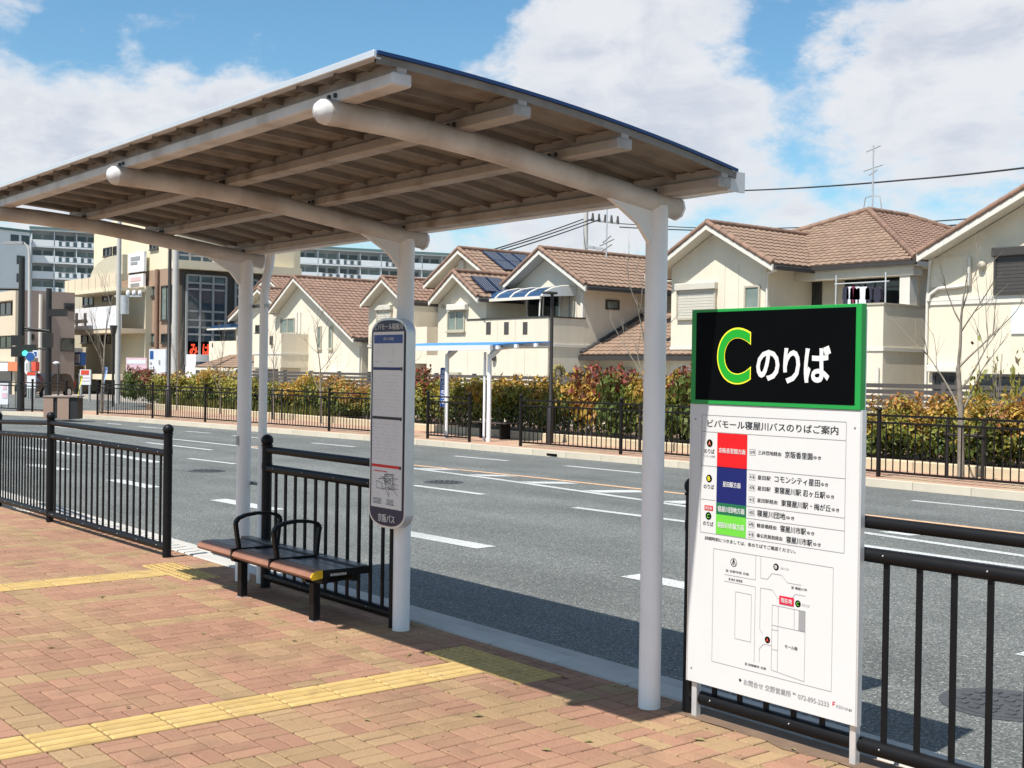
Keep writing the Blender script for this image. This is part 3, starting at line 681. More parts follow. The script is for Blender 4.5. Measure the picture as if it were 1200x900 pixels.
# ================================================================== ROUTE SIGN
def rect(mb, x0, x1, z0, z1, y): return mb.add([(x0,y,z0),(x1,y,z0),(x1,y,z1),(x0,y,z1)], [(0,1,2,3)])
def lines(segs, w, y):
    mb = MB()
    for (x0,z0,x1,z1) in segs:
        d = Vector((x1-x0,0,z1-z0)); d.normalize(); s = Vector((-d.z,0,d.x))*w/2; a = Vector((x0,y,z0)); b = Vector((x1,y,z1))
        mb.add([a-s,b-s,b+s,a+s], [(0,1,2,3)])
    return mb
def disc(cx, cz, r, y, n=20): return MB().add([(cx+r*math.cos(2*math.pi*k/n), y, cz+r*math.sin(2*math.pi*k/n)) for k in range(n)], [tuple(range(n))])
def build_sign():
    t = thing('route_sign', 'tall white bus route sign with black header and green letter C', 'sign', (-3.6,4.46,0))
    XA, XB, ZA, ZB = -4.096, -3.126, .172, 1.980; F = 4.438
    obj('panel', MB().box(XA,XB,F,F+.018,ZA,1.525, .002), 'sign_white', t)
    hd = obj('header', MB().box(XA-.002,XB+.001,F-.006,F+.032,1.525,ZB, .002), 'green', t)
    obj('header_face', rect(MB(), -4.066,-3.152,1.545,1.966, F-.0075), 'sign_black', hd)
    for x in (XA+.028, XB-.026):
        obj('post', MB().box(x-.016,x+.016,F+.019,F+.055,-.03,1.96, .003), 'alu', t)
    obj('side_rail', MB().box(XB+.001,XB+.009,F+.002,F+.032,ZA,1.524), 'alu', t)
    obj('side_rail', MB().box(XA-.009,XA-.001,F+.002,F+.032,ZA,1.524), 'alu', t)
    text(hd, 'C', -3.929,-3.722,1.623,1.889, F-.0090, 'letter_yellow', .026)
    text(hd, 'C', -3.922,-3.727,1.631,1.881, F-.0105, 'letter_green', .010)
    text(hd, 'の', -3.690,-3.556,1.642,1.784, F-.0090, 'print_white', .028)
    text(hd, 'り', -3.535,-3.441,1.632,1.792, F-.0090, 'print_white', .028)
    text(hd, 'ば', -3.420,-3.276,1.637,1.802, F-.0090, 'print_white', .028)
    y = F-.0012; y2 = F-.0024; y3 = F-.0036
    text(t, 'ビバモール寝屋川バスのりばご案内', -3.990,-3.238,1.414,1.452, y, 'ink', .006)
    TX0, TX1 = -4.026, -3.196
    obj('table_rule', lines([(TX0,1.472,TX1,1.472),(TX0,1.392,TX1,1.392),(TX0,1.228,TX1,1.228),(TX0,1.066,-3.93,1.066),(-3.742,1.058,TX1,1.058),(-3.742,1.002,TX1,1.002),(TX0,.906,TX1,.906),(TX0,1.472,TX0,.906),(TX1,1.472,TX1,.906)], .0022, y), 'ink_grey', t)
    for nm, mt, z0, z1 in (('red','red',1.230,1.390),('navy','navy',1.058,1.230),('green','dkgreen',1.002,1.058),('lime','lime',.908,1.002)):
        obj('route_block', rect(MB(), -3.926,-3.742,z0,z1, y), mt, t)
    text(t, '京阪香里園方面', -3.915,-3.752,1.296,1.320, y2, 'print_white', .02)
    text(t, '星田駅方面', -3.886,-3.778,1.136,1.162, y2, 'print_white', .02)
    text(t, '寝屋川団地方面', -3.915,-3.752,1.016,1.044, y2, 'print_white', .02)
    text(t, '寝屋川市駅方面', -3.915,-3.752,.940,.968, y2, 'print_white', .02)
    for ch, cz, mt in (('A',1.338,'shop_orange'),('B',1.168,'letter_yellow'),('C',.988,'lime')):
        obj('stop_disc', disc(-3.974, cz, .0185, y), 'sign_black', t); text(t, ch, -3.982,-3.966,cz-.010,cz+.010, y2, mt, .02)
    for z in (1.288,1.118,.940): text(t, 'のりば', -4.008,-3.942,z,z+.022, y, 'ink', .012)
    text(t, 'ビバモール南側', -4.010,-3.940,1.270,1.280, y, 'ink_grey', .01)
    obj('here_tag', rect(MB(), -4.000,-3.946,1.014,1.038, y), 'red', t); text(t, '現在地', -3.994,-3.952,1.018,1.034, y2, 'print_white', .02)
    def row(z, num, via, x1, dest, x2, x3):
        bx = lines([(-3.728,z-.003,-3.692,z-.003),(-3.728,z+.024,-3.692,z+.024),(-3.728,z-.003,-3.728,z+.024),(-3.692,z-.003,-3.692,z+.024)], .0015, y)
        obj('route_box', bx, 'ink_grey', t); text(t, num, -3.724,-3.696,z+.003,z+.018, y, 'ink', .01)
        text(t, via, -3.678,x1,z+.002,z+.021, y, 'ink', .012)
        text(t, dest, x1+.022,x2,z-.003,z+.027, y, 'ink', .016); text(t, 'ゆき', x2+.006,x3,z,z+.016, y, 'ink', .01)
    row(1.300,'25号','三井団地経由',-3.545,'京阪香里園',-3.372,-3.325)
    row(1.185,'41B','星田駅',-3.602,'コモンシティ星田',-3.330,-3.285)
    row(1.135,'47B','星田駅',-3.602,'東寝屋川駅 忍ヶ丘駅',-3.300,-3.252)
    row(1.080,'41E','星田駅経由',-3.562,'東寝屋川駅・梅が丘',-3.270,-3.225)
    bx = lines([(-3.728,1.017,-3.692,1.017),(-3.728,1.044,-3.692,1.044),(-3.728,1.017,-3.728,1.044),(-3.692,1.017,-3.692,1.044)], .0015, y)
    obj('route_box', bx, 'ink_grey', t); text(t, '45E', -3.724,-3.696,1.023,1.038, y, 'ink', .01)
    text(t, '寝屋川団地', -3.678,-3.515,1.017,1.047, y, 'ink', .016); text(t, 'ゆき', -3.509,-3.464,1.020,1.036, y, 'ink', .01)
    row(.964,'47B','観音橋経由',-3.565,'寝屋川市駅',-3.400,-3.354)
    row(.918,'41B','秦公民館前経由',-3.530,'寝屋川市駅',-3.365,-3.318)
    text(t, '詳細時刻につきましては、各のりばでご確認ください。', -3.995,-3.455,.872,.890, y, 'ink', .01)
    mx0, mx1, mz0, mz1 = -3.938, -3.250, .296, .836
    mp_ = obj('map_rule', lines([(mx0,mz1,mx1,mz1),(mx0,mz0,mx1,mz0),(mx0,mz0,mx0,mz1),(mx1,mz0,mx1,mz1),
        (-3.680,.836,-3.680,.722),(-3.680,.722,-3.868,.722),(-3.868,.690,-3.680,.690),(-3.680,.690,-3.680,.340),
        (-3.650,.836,-3.650,.735),(-3.650,.735,-3.610,.735),(-3.610,.735,-3.585,.765),(-3.585,.765,-3.530,.765),(-3.530,.765,-3.495,.735),(-3.495,.735,-3.420,.735),
        (-3.650,.690,-3.580,.690),(-3.580,.690,-3.548,.655),(-3.548,.655,-3.480,.655),(-3.480,.655,-3.452,.690),(-3.452,.690,-3.395,.690),
        (-3.650,.690,-3.650,.500),(-3.650,.500,-3.632,.478),(-3.650,.345,-3.650,.410),(-3.650,.410,-3.625,.435),(-3.625,.435,-3.578,.435),
        (-3.798,.650,-3.702,.650),(-3.798,.430,-3.702,.430),(-3.798,.650,-3.798,.430),(-3.702,.650,-3.702,.430),
        (-3.580,.622,-3.395,.622),(-3.580,.530,-3.395,.530),(-3.580,.622,-3.580,.325),(-3.395,.622,-3.395,.310),(-3.545,.622,-3.545,.325),(-3.580,.510,-3.545,.510),(-3.580,.420,-3.545,.420),(-3.580,.325,-3.395,.310),(-3.455,.622,-3.455,.530),(-3.430,.622,-3.430,.530)], .0018, y), 'ink_grey', t)
    obj('hatched_block', rect(MB(), -3.428,-3.397,.532,.620, y), 'ink_grey', t)
    obj('here_tag', rect(MB(), -3.540,-3.458,.634,.672, y2), 'crimson', t); text(t, '現在地', -3.530,-3.468,.642,.664, y3, 'print_white', .02)
    for ch, cx, cz, mt in (('B',-3.562,.798,'print_white'),('C',-3.436,.650,'lime'),('A',-3.604,.458,'shop_red')):
        obj('stop_disc', disc(cx, cz, .0155, y), 'sign_black', t); text(t, ch, cx-.007,cx+.007,cz-.008,cz+.008, y2, mt, .02)
    text(t, 'Bのりば', -3.535,-3.490,.790,.802, y, 'ink_grey'); text(t, 'Cのりば', -3.415,-3.372,.642,.655, y, 'ink_grey')
    text(t, '至 寝屋川市', -3.475,-3.388,.712,.724, y, 'ink', .01); text(t, '至 交野市街 方面', -3.860,-3.720,.736,.748, y, 'ink', .01); text(t, '至 枚方 東香里', -3.842,-3.758,.698,.710, y, 'ink', .01)
    text(t, 'モール館', -3.505,-3.435,.440,.456, y, 'ink', .01); text(t, '至 四條畷市 方面', -3.735,-3.610,.318,.330, y, 'ink', .01)
    obj('north_mark', lines([(-3.812,.772,-3.812,.800),(-3.812,.800,-3.824,.772),(-3.812,.800,-3.800,.772)], .004, y), 'ink', t)
    ring = MB(); n = 20
    for k in range(n):
        a, b = 2*math.pi*k/n, 2*math.pi*(k+1)/n
        ring.add([(-3.812+r_*math.cos(q), y, .785+r_*math.sin(q)) for r_, q in ((.020,a),(.020,b),(.0175,b),(.0175,a))], [(0,1,2,3)])
    obj('north_ring', ring, 'ink', t)
    text(t, '◆', -3.770,-3.752,.232,.250, y, 'ink'); text(t, 'お問合せ 交野営業所 ℡ 072-895-2233', -3.740,-3.262,.224,.252, y, 'ink_grey', .004)
    text(t, 'KEIHAN', -3.222,-3.142,.232,.246, y, 'ink_grey', .004); obj('maker_mark', lines([(-3.240,.236,-3.240,.254),(-3.240,.254,-3.228,.254),(-3.240,.245,-3.230,.245)], .004, y), 'crimson', t)
    for x in (XA+.028, XB-.026):
        for z in (.24,1.45): obj('screw', MB().ball((x,F-.001,z), .005, 6, 4), 'bolt', t)
build_sign()
# ================================================================== TIMETABLE SIGN
def build_timetable():
    t = thing('timetable_sign', 'narrow navy-and-grey bus timetable sign with rounded ends on the middle column', 'sign', (-6.5,4.30,.66))
    X0, X1, Z0, Z1 = -6.712, -6.302, .665, 1.992; Y0 = 4.255; Y1 = 4.318
    def outline(i, top=True, n=8, R_=.17):
        x0, x1, z0, z1 = X0+i, X1-i, Z0+i, Z1-i; r = R_-i; P = []
        for cx, cz, a0 in ((x1-r,z0+r*.55,-90),(x1-r,z1-r*.55,0),(x0+r,z1-r*.55,90),(x0+r,z0+r*.55,180)):
            for k in range(n+1):
                a = R(a0+90*k/n); P.append((cx+r*math.cos(a), cz+r*.55*math.sin(a)))
        return P
    body = obj('frame', MB().prism(outline(0), 'y', Y0, Y1), 'alu', t)
    obj('navy_face', MB().prism(outline(.014), 'y', Y0-.003, Y0+.002), 'tt_navy', t)
    obj('paper', rect(MB(), X0+.030,X1-.030,.790,1.905, Y0-.0042), 'tt_paper', t)
    obj('cover_rim', lines([(X0+.022,.775,X0+.022,1.91),(X1-.022,.775,X1-.022,1.91)], .012, Y0-.0045), 'tt_navy', t)
    y = Y0-.0056; y2 = Y0-.0068
    text(t, 'ビバモール寝屋川', X0+.045,X1-.045,1.918,1.958, Y0-.0042, 'print_white', .004)
    text(t, '京阪バス', -6.60,-6.41,.700,.752, Y0-.0042, 'print_white', .012)
    obj('blue_band', rect(MB(), X0+.042,X1-.042,1.832,1.886, y), 'tt_blue', t); text(t, '京阪バス時刻表', -6.56,-6.44,1.850,1.870, y2, 'print_white')
    for mt, z in (('navy',1.672),('dkgreen',1.360),('red',1.055)):
        obj('route_band', rect(MB(), X0+.034,X1-.062,z-.009,z+.009, y), mt if mt != 'dkgreen' else 'ink', t); obj('route_tab', rect(MB(), X1-.060,X1-.040,z-.012,z+.010, y), 'ink', t)
    rr_ = random.Random(2)
    sg = []
    for base in (1.63,1.32,1.015):
        for k in range(11): z = base-.022*k; sg.append((X0+.040,z,X0+.055,z))
        for k in range(11):
            z = base-.022*k; x = X0+.070
            while x < X1-.075:
                w = rr_.uniform(.008,.016)
                if rr_.random() < .55: sg.append((x,z,x+w,z))
                x += w+.010
    sg += [(-6.62,1.80,-6.62,1.76),(-6.45,1.80,-6.45,1.76),(-6.66,1.715,-6.60,1.715),(-6.50,1.715,-6.44,1.715)]
    obj('time_rows', lines(sg, .0022, y), 'ink_grey', t)
    obj('map_paper', rect(MB(), X0+.032,X1-.036,.795,1.035, y), 'print_white', t)
    sg = []; cx, cz = -6.55, .93
    P = [(rr_.uniform(-6.66,-6.36), rr_.uniform(.86,1.01)) for _ in range(26)]
    for a, b in zip(P[:-1], P[1:]):
        if rr_.random() < .5: sg += [(a[0],a[1],b[0],a[1]),(b[0],a[1],b[0],b[1])]
        else: sg.append((a[0],a[1],(a[0]+b[0])/2,(a[1]+b[1])/2))
    for k in range(5): sg.append((-6.655,.815+.008*k,-6.56,.815+.008*k)); sg.append((-6.50,.815+.008*k,-6.42,.815+.008*k))
    obj('route_map', lines(sg, .003, y2), 'ink', t)
    obj('map_heading', lines([(-6.655,1.022,-6.50,1.022)], .006, y2), 'crimson', t)
    for z in (.83,1.83):
        obj('bracket', MB().box(-6.62,-6.44,Y1,4.335,z-.02,z+.02).box(-6.585,-6.47,4.335,4.36,z-.02,z+.02), 'galv', t)
build_timetable()
# ================================================================== FAR SIDE OF THE ROAD
def far_run(x0, x1, step):
    n = max(1, round((x1-x0)/step)); return [(x0+(x1-x0)*k/n, kline(x0+(x1-x0)*k/n)+.55, 0) for k in range(n+1)]
railing('railing', 'long dark railing across the road left of the far shelter', far_run(-40.2,-25.2,3.0), far=True, spacing=.125)
railing('railing', 'short dark railing panel inside the far bus shelter', far_run(-24.3,-22.75,3.0), far=True, spacing=.135)
railing('railing', 'long dark railing across the road right of the far shelter', far_run(-21.0,-3.0,3.0), far=True, spacing=.135)
railing('railing', 'low dark railing beside the signal pole at the far left', [(-46.6,13.0,-.02),(-43.4,13.75,-.02),(-41.6,14.3,-.02)], far=True, spacing=1.05)
def far_shelter():
    t = thing('bus_shelter', 'small white bus shelter with blue roof across the road', 'bus shelter', (-24,17.75,0))
    for x in (-24.45,-22.75):
        c = obj('column', MB().tube([(x,17.7,-.05),(x,17.7,2.05)], .055, 10), 'white_steel', t)
        obj('arm', MB().tube([(x,17.7,1.98),(x,17.78,2.10),(x,18.0,2.20),(x,18.5,2.26),(x,19.1,2.27)], .05, 10), 'white_steel', t)
        obj('gusset', MB().prism([(17.7,1.9),(17.75,2.08),(18.1,2.2),(17.85,2.0)], 'x', x-.012, x+.012), 'white_steel', t)
    obj('downpipe', MB().tube([(-22.98,17.74,2.1),(-22.98,17.74,0)], .033, 8), 'white_steel', t)
    ys = [17.42+1.85*i/8 for i in range(9)]
    def rz(y): u = (y-17.42)/1.85; return 2.235+.17*u-.05*u*u
    n = 10; XA, XB = -26.8, -22.3; w = (XB-XA)/n
    for k in range(n):
        mb = MB(); x0 = XA+k*w
        vs = [(x0+u, y, rz(y)+h) for y in ys for u, h in ((0,0),(0,.035),(w,.035),(w,0))]
        fs = [(4*i+j, 4*i+(j+1)%4, 4*i+4+(j+1)%4, 4*i+4+j) for i in range(8) for j in range(4)] + [(0,1,2,3),(35,34,33,32)]
        mb.add(vs, fs); p = obj('roof_panel', mb, 'roof_blue', t)
    for y in (17.55,18.1,18.7,19.2): obj('purlin', MB().box(XA,XB+.1,y-.03,y+.03,rz(y)-.085,rz(y)-.004), 'white_steel', t)
    obj('gutter', MB().box(XA-.02,XB+.02,17.34,17.42,2.13,2.255), 'sign_white', t)
far_shelter()
def far_bench():
    t = thing('bench', 'dark bench behind the short railing in the far shelter', 'bench', (-23.5,18.5,0))
    for k in range(4): obj('slat', MB().box(-24.25,-22.95,18.35+.1*k,18.43+.1*k,.38,.41), 'seat_wood', t)
    for x in (-24.0,-23.2): obj('leg', MB().box(x-.03,x+.03,18.4,18.7,0,.38), 'black_iron', t)
far_bench()
t = thing('bus_stop_sign', 'tall navy bus stop sign with white lettering in the far shelter', 'sign', (-24.2,17.95,.7))
a_ = at(520,435,17.95); b_ = at(526,490,17.95)
obj('panel', MB().box(a_.x-.14,a_.x+.16,17.93,17.99,.72,1.72, .03), 'tt_blue', t); obj('pole', MB().tube([(a_.x,18.02,0),(a_.x,18.02,1.7)], .03, 8), 'galv', t)
for k, ch in enumerate('京阪バスのりば'): text(t, ch, a_.x-.06,a_.x+.07,1.56-.125*k,1.66-.125*k, 17.925, 'print_white', .02)
# ---- slat fence behind the hedge
def slat_fence():
    t = thing('slat_fence', 'dark grey horizontal slat fence between the hedge and the houses', 'fence', (-25,22.75,0))
    x = -46.0; w = 2.0
    pm = MB().box(-.05,.05,-.05,.05,-.1,1.56).mesh('post', 'wood_grey'); sm = MB().box(-w/2+.05,w/2-.05,-.014,.014,-.045,.045).mesh('slat', 'wood_grey')
    n = 0
    while x < -3.9:
        inst('post', pm, (x,22.75,0), t)
        for k in range(9):
            inst('slat', sm, (x+w/2,22.72,1.47-.128*k), t)
        x += w; n += 1
    inst('post', pm, (x,22.75,0), t)
slat_fence()
# ---- hedge shrubs
PAL = {'g': [(.055,.085,.018),(.095,.13,.026),(.14,.17,.035)], 'y': [(.27,.25,.045),(.34,.28,.05),(.19,.20,.035)], 'a': [(.42,.25,.045),(.36,.19,.035),(.46,.31,.06)],
       'o': [(.38,.17,.04),(.33,.13,.035),(.42,.23,.06),(.26,.22,.045)], 'r': [(.20,.035,.03),(.26,.06,.04),(.15,.035,.025),(.22,.10,.03)], 'b': [(.10,.06,.03),(.13,.08,.04)]}
KIND = {'green': ('g','g','y'), 'yellow': ('g','y','y'), 'amber': ('g','y','a'), 'orange': ('g','y','o'), 'red': ('g','g','r'), 'mixed': ('g','a','r')}
def shrub_meshes(kind, seed, w, d, h, n):
    rn = random.Random(seed); mb = MB(); cols = []
    lobes = [(rn.uniform(-.36,.36)*w, rn.uniform(-.3,.3)*d, rn.uniform(.30,.80)*h, rn.uniform(.22,.36)) for _ in range(9)] + [(0,0,.35*h,.42),(-.25*w,0,.3*h,.38),(.25*w,0,.3*h,.38)]
    shoots = [(rn.uniform(-.42,.42)*w, rn.uniform(-.35,.35)*d, rn.uniform(.72,1.0)*h) for _ in range(16)]
    for i in range(n):
        if rn.random() < .80:
            lx, ly, lz, lr = rn.choice(lobes); u = Vector((rn.gauss(0,1), rn.gauss(0,1), rn.gauss(0,1))).normalized()
            rad = lr*(rn.uniform(.55,1.08)); p = Vector((lx,ly,lz)) + Vector((u.x*w*rad*.8, u.y*d*rad*.8, u.z*h*rad*.8))
            p.z = max(.04, p.z)
        else:
            sx, sy, sz = rn.choice(shoots); q = rn.random(); p = Vector((sx+rn.gauss(0,.045), sy+rn.gauss(0,.045), .5*h+(sz*1.08-.5*h)*q)); u = Vector((rn.gauss(0,1), rn.gauss(0,1), rn.uniform(.2,1))).normalized()
        L_ = rn.choice([rn.uniform(.035,.07), rn.uniform(.06,.11), rn.uniform(.09,.15)]); W_ = L_*rn.uniform(.42,.62)
        nrm = (u + Vector((rn.uniform(-.7,.7), rn.uniform(-.7,.7), rn.uniform(-.2,.9)))).normalized()
        tdir = nrm.cross(Vector((rn.uniform(-1,1), rn.uniform(-1,1), rn.uniform(-1,1)))).normalized(); sdir = nrm.cross(tdir)
        bend = nrm*(-L_*.12)
        mb.add([p-tdir*L_/2, p+sdir*W_/2+bend*.3, p+tdir*L_/2+bend, p-sdir*W_/2+bend*.3], [(0,1,2,3)])
        f = p.z/h + rn.gauss(0,.13) + .18*math.sin(p.x*4+seed)+.1*math.sin(p.y*6+seed*2)
        lo, mi, hi = KIND[kind]
        k = lo if f < .36 else mi if f < (.80 if kind in ('red','mixed') else .68) else hi
        if rn.random() < .05: k = 'b'
        c = rn.choice(PAL[k]); g_ = rn.uniform(.75,1.25); cols.append((c[0]*g_, c[1]*g_, c[2]*g_, 1))
    me = mb.mesh('foliage', 'foliage', fixn=False)
    at_ = me.color_attributes.new('leaf_colour', 'FLOAT_COLOR', 'CORNER'); data = []
    for pl, c in zip(me.polygons, cols): data += list(c)*pl.loop_total
    at_.data.foreach_set('color', data)
    st = MB()
    for k in range(7):
        a = rn.uniform(0,6.28); top = Vector((math.cos(a)*w*.3*rn.random(), math.sin(a)*d*.3*rn.random(), h*rn.uniform(.6,.95)))
        b = Vector((rn.uniform(-.12,.12), rn.uniform(-.1,.1), -.02)); mid = b.lerp(top,.5)+Vector((rn.uniform(-.06,.06), rn.uniform(-.06,.06),0))
        st.tube([b, mid, top], [.014,.010,.004], 5)
    return me, st.mesh('stems', 'bark')
VARI = {}
for kd in KIND:
    for s in range(3): VARI[(kd,s)] = shrub_meshes(kd, sum(map(ord,kd)) % 7 + 11*s + len(kd)*5, 1.5, 1.3, 1.0, 3500)
DESC = {'green':'dark green', 'yellow':'yellow-green', 'amber':'green and amber', 'orange':'orange-leaved', 'red':'green, red-topped', 'mixed':'amber, red-tipped'}
# (photo x of its middle, kind, height, distance across)
SH = [(158,'red',1.5,20.6),(176,'red',1.45,20.2),(192,'yellow',1.25,20.0),(210,'amber',1.35,20.2),(226,'yellow',1.3,20.3),(243,'amber',1.45,20.2),(258,'amber',1.55,20.4),(275,'yellow',1.2,20.2),(292,'yellow',1.15,20.2),(309,'yellow',1.2,20.2),
      (326,'green',.95,20.1),(343,'amber',1.1,20.2),(360,'amber',1.35,20.3),(378,'green',1.25,20.3),(397,'orange',1.3,20.4),(415,'orange',1.1,20.3),(433,'orange',1.0,20.3),(455,'yellow',1.2,20.2),(478,'green',1.3,20.2),
      (497,'red',1.65,20.2),(516,'yellow',1.3,20.2),(538,'amber',1.35,20.2),(560,'yellow',1.4,20.2),(585,'amber',1.45,20.2),(610,'amber',1.45,20.2),(636,'amber',1.4,20.2),(664,'amber',1.5,20.2),(693,'mixed',1.75,20.1),(722,'red',1.72,20.0),(752,'amber',1.6,20.1),
      (782,'amber',1.6,20.0),(808,'red',1.75,20.0),(838,'amber',1.6,20.0),(868,'mixed',1.6,20.0),(898,'amber',1.5,20.0),(928,'yellow',1.4,20.0),(958,'amber',1.3,20.0),(990,'yellow',1.15,20.1),(1022,'amber',1.05,20.1),(1052,'orange',1.45,20.3),(1084,'amber',1.3,20.2),
      (1115,'orange',1.45,20.2),(1146,'amber',1.4,20.1),(1176,'amber',1.5,20.1),(1207,'orange',1.45,20.1),(1240,'amber',1.4,20.1)]
rs_ = random.Random(9)
for i, (px, kd, h, Y) in enumerate(SH):
    if px >= 985: h *= .84
    p = at(px, 470, Y); t = thing('hedge_shrub', DESC[kd]+' shrub, '+ordn(i)+' from the left in the far hedge', 'shrub', (p.x,Y,.15), 'shrubs of the hedge across the road') if i < 38 else \
        thing('hedge_shrub', DESC[kd]+' hedge shrub right of the white route sign, '+ordn(i-38)+' counting rightwards', 'shrub', (p.x,Y,.15), 'shrubs of the hedge across the road')
    fo, st = VARI[(kd, rs_.randrange(3))]; rot = rs_.choice([0,.4,-.5,3.1,2.7,3.6])
    for nm, me in (('foliage',fo),('stems',st)):
        o = inst(nm, me, (p.x,Y,.15), t); o.scale = (rs_.uniform(.95,1.15), 1.0, h*.95); o.rotation_euler.z = rot
# low grass strip at the far left of the bed
rg = random.Random(4); mb = MB(); cols = []
for k in range(5200):
    x = rg.uniform(-46.5,-34); y = rg.uniform(19.45,21.6); hh = rg.uniform(.12,.38); a = rg.uniform(0,6.28); w = .03
    dx, dy = math.cos(a)*w, math.sin(a)*w
    mb.add([(x-dx,y-dy,.12),(x+dx,y+dy,.12),(x+rg.uniform(-.08,.08),y+rg.uniform(-.08,.08),.16+hh)], [(0,1,2)]); c = rg.choice([(.16,.16,.035),(.22,.19,.05),(.10,.12,.03)]); cols.append((*c,1))
me = mb.mesh('grass','foliage',fixn=False); ca = me.color_attributes.new('leaf_colour','FLOAT_COLOR','CORNER'); data = []
for pl, c in zip(me.polygons, cols): data += list(c)*pl.loop_total
ca.data.foreach_set('color', data)
tag(link(bpy.data.objects.new('grass', me), None, (0,0,0)), 'yellowish tufted grass at the left end of the planting bed', 'grass', kind='stuff')
# ---- bare street trees
def bare_tree(base, h, seed, label, stake=True, r0=.05, spread=.55, leafy=0, trunk_px=None):
    rn = random.Random(seed); t = thing('bare_tree', label, 'tree', base, 'bare young street trees')
    tr = MB(); cr = MB(); base = Vector(base)
    pts = [base+Vector((0,0,-.05))]; d = Vector((rn.uniform(-.03,.03), rn.uniform(-.03,.03), 1))
    for k in range(5): pts.append(pts[-1]+d.normalized()*h*.11); d += Vector((rn.uniform(-.05,.05), rn.uniform(-.05,.05), 0))
    tr.tube(pts, [r0*(1-.08*k) for k in range(6)], 8); obj('trunk', tr, 'bark', t)
    def grow(p, d, L_, r, lev):
        q = [p]; dd = d.normalized()
        for k in range(4): dd = (dd+Vector((rn.uniform(-.13,.13), rn.uniform(-.13,.13), .07))).normalized(); q.append(q[-1]+dd*L_/4)
        cr.tube(q, [r,r*.82,r*.66,r*.5,r*.36], 5, False)
        if lev < 3:
            for k in range(rn.choice([2,3,3]) + (1 if lev == 0 else 0)):
                f = rn.uniform(.25,1); i = min(3,int(f*4)); b = q[i].lerp(q[i+1], f*4-i if f < 1 else 1); a = rn.uniform(0,6.28)
                nd = (dd + Vector((math.cos(a), math.sin(a), rn.uniform(-.1,.5)))*spread).normalized(); grow(b, nd, L_*rn.uniform(.45,.68), max(.003, r*.48), lev+1)
    top = pts[-1]; grow(top, Vector((rn.uniform(-.1,.1),0,1)), h*.46, r0*.5, 0)
    for k in range(4): a = rn.uniform(0,6.28); grow(pts[3+(k%3)], Vector((math.cos(a)*spread*1.3, math.sin(a)*spread*1.3, .9)), h*rn.uniform(.28,.42), r0*.33, 1)
    obj('crown', cr, 'bark', t)
    if stake:
        for s in (-.32,.32): obj('stake', MB().tube([base+Vector((s,.1,-.05)), base+Vector((s,.1,1.0))], .03, 7), 'pole_brown', t)
        obj('tie_bar', MB().tube([base+Vector((-.36,.06,.72)), base+Vector((.36,.06,.72))], .022, 7), 'pole_brown', t)
    return t
def tree_at(px, py, Y, toppx, seed, label, **k):
    p = at(px, py, Y); g_ = Vector((p.x, Y, 0)); top = at(px, toppx, Y).z
    return bare_tree(g_, top, seed, label, **k)
tree_at(1126,560,18.35,318,3,'bare young tree with spreading pale branches right of the route sign', r0=.062, spread=.6)
tree_at(758,530,18.6,345,8,'bare young tree half hidden behind the nearest shelter column', r0=.05, spread=.45)
tree_at(456,495,18.7,385,5,'small bare tree just left of the timetable sign', stake=False, r0=.04, spread=.7)
tree_at(376,500,18.7,380,12,'small pale bare tree with forked low branches between the shelter columns', stake=False, r0=.04, spread=.8)
tree_at(321,500,18.6,395,15,'thin bare tree with two stakes beside the far shelter column', r0=.035, spread=.5)
tree_at(258,488,19.0,402,18,'thin bare sapling left of the far shelter column', stake=False, r0=.03, spread=.35)
tree_at(207,485,19.0,402,21,'thin bare sapling right of the dark lamp post at the left', stake=False, r0=.03, spread=.3)
tree_at(119,489,15.3,345,25,'tall bare street tree in front of the balcony building', r0=.05, spread=.4)
# leafy sprays near the right tree
tb = thing('leafy_bush', 'tall sparse yellowish bush beside the right-hand house wall', 'shrub', (*at(1165,470,21.6).xy, .1))
fo, st = shrub_meshes('yellow', 77, 1.4, 1.1, 1.0, 420)
for nm, me in (('foliage',fo),('stems',st)):
    o = inst(nm, me, (at(1165,470,21.6).x,21.6,.1), tb); o.scale = (.95,.8,2.25)
# ---- lamp posts
def lamp_post(base, h, label, kind):
    t = thing('lamp_post', label, 'lamp post', base, 'street lamps across the road'); b = Vector(base)
    obj('pole', MB().tube([b, b+Vector((0,0,.9)), b+Vector((0,0,.92)), b+Vector((0,0,h))], [.095,.09,.062,.05], 10), 'pole_brown', t)
    if kind == 'arm':
        obj('bracket', MB().tube([b+Vector((0,0,h-.05)), b+Vector((-.35,.25,h+.18)), b+Vector((-.7,.5,h+.22))], .03, 8), 'pole_brown', t)
        obj('lamp_head', MB().ball(b+Vector((-.85,.6,h+.2)), .22, 10, 6, .35), 'galv', t)
    else:
        obj('cap', MB().tube([b+Vector((0,0,h)), b+Vector((0,0,h+.08))], [.075,.03], 8), 'pole_brown', t)
g_ = gnd(197,489); lamp_post((g_.x,g_.y,0), 6.6, 'tall dark lamp post standing before the brown building', 'arm')
g_ = gnd(644.5,519); 
t = thing('lamp_post', 'slim dark lamp post in front of the house with the blue awning', 'lamp post', (g_.x,g_.y,0), 'street lamps across the road')
hp = at(646,345,g_.y).z
obj('pole', MB().tube([g_, g_+Vector((0,0,.85)), g_+Vector((0,0,.9)), g_+Vector((0,0,hp))], [.085,.08,.048,.038], 10), 'pole_brown', t)
obj('lamp_head', MB().box(g_.x-.10,g_.x+.10,g_.y-.25,g_.y+.10,hp,hp+.06,.02), 'frame_dark', t)
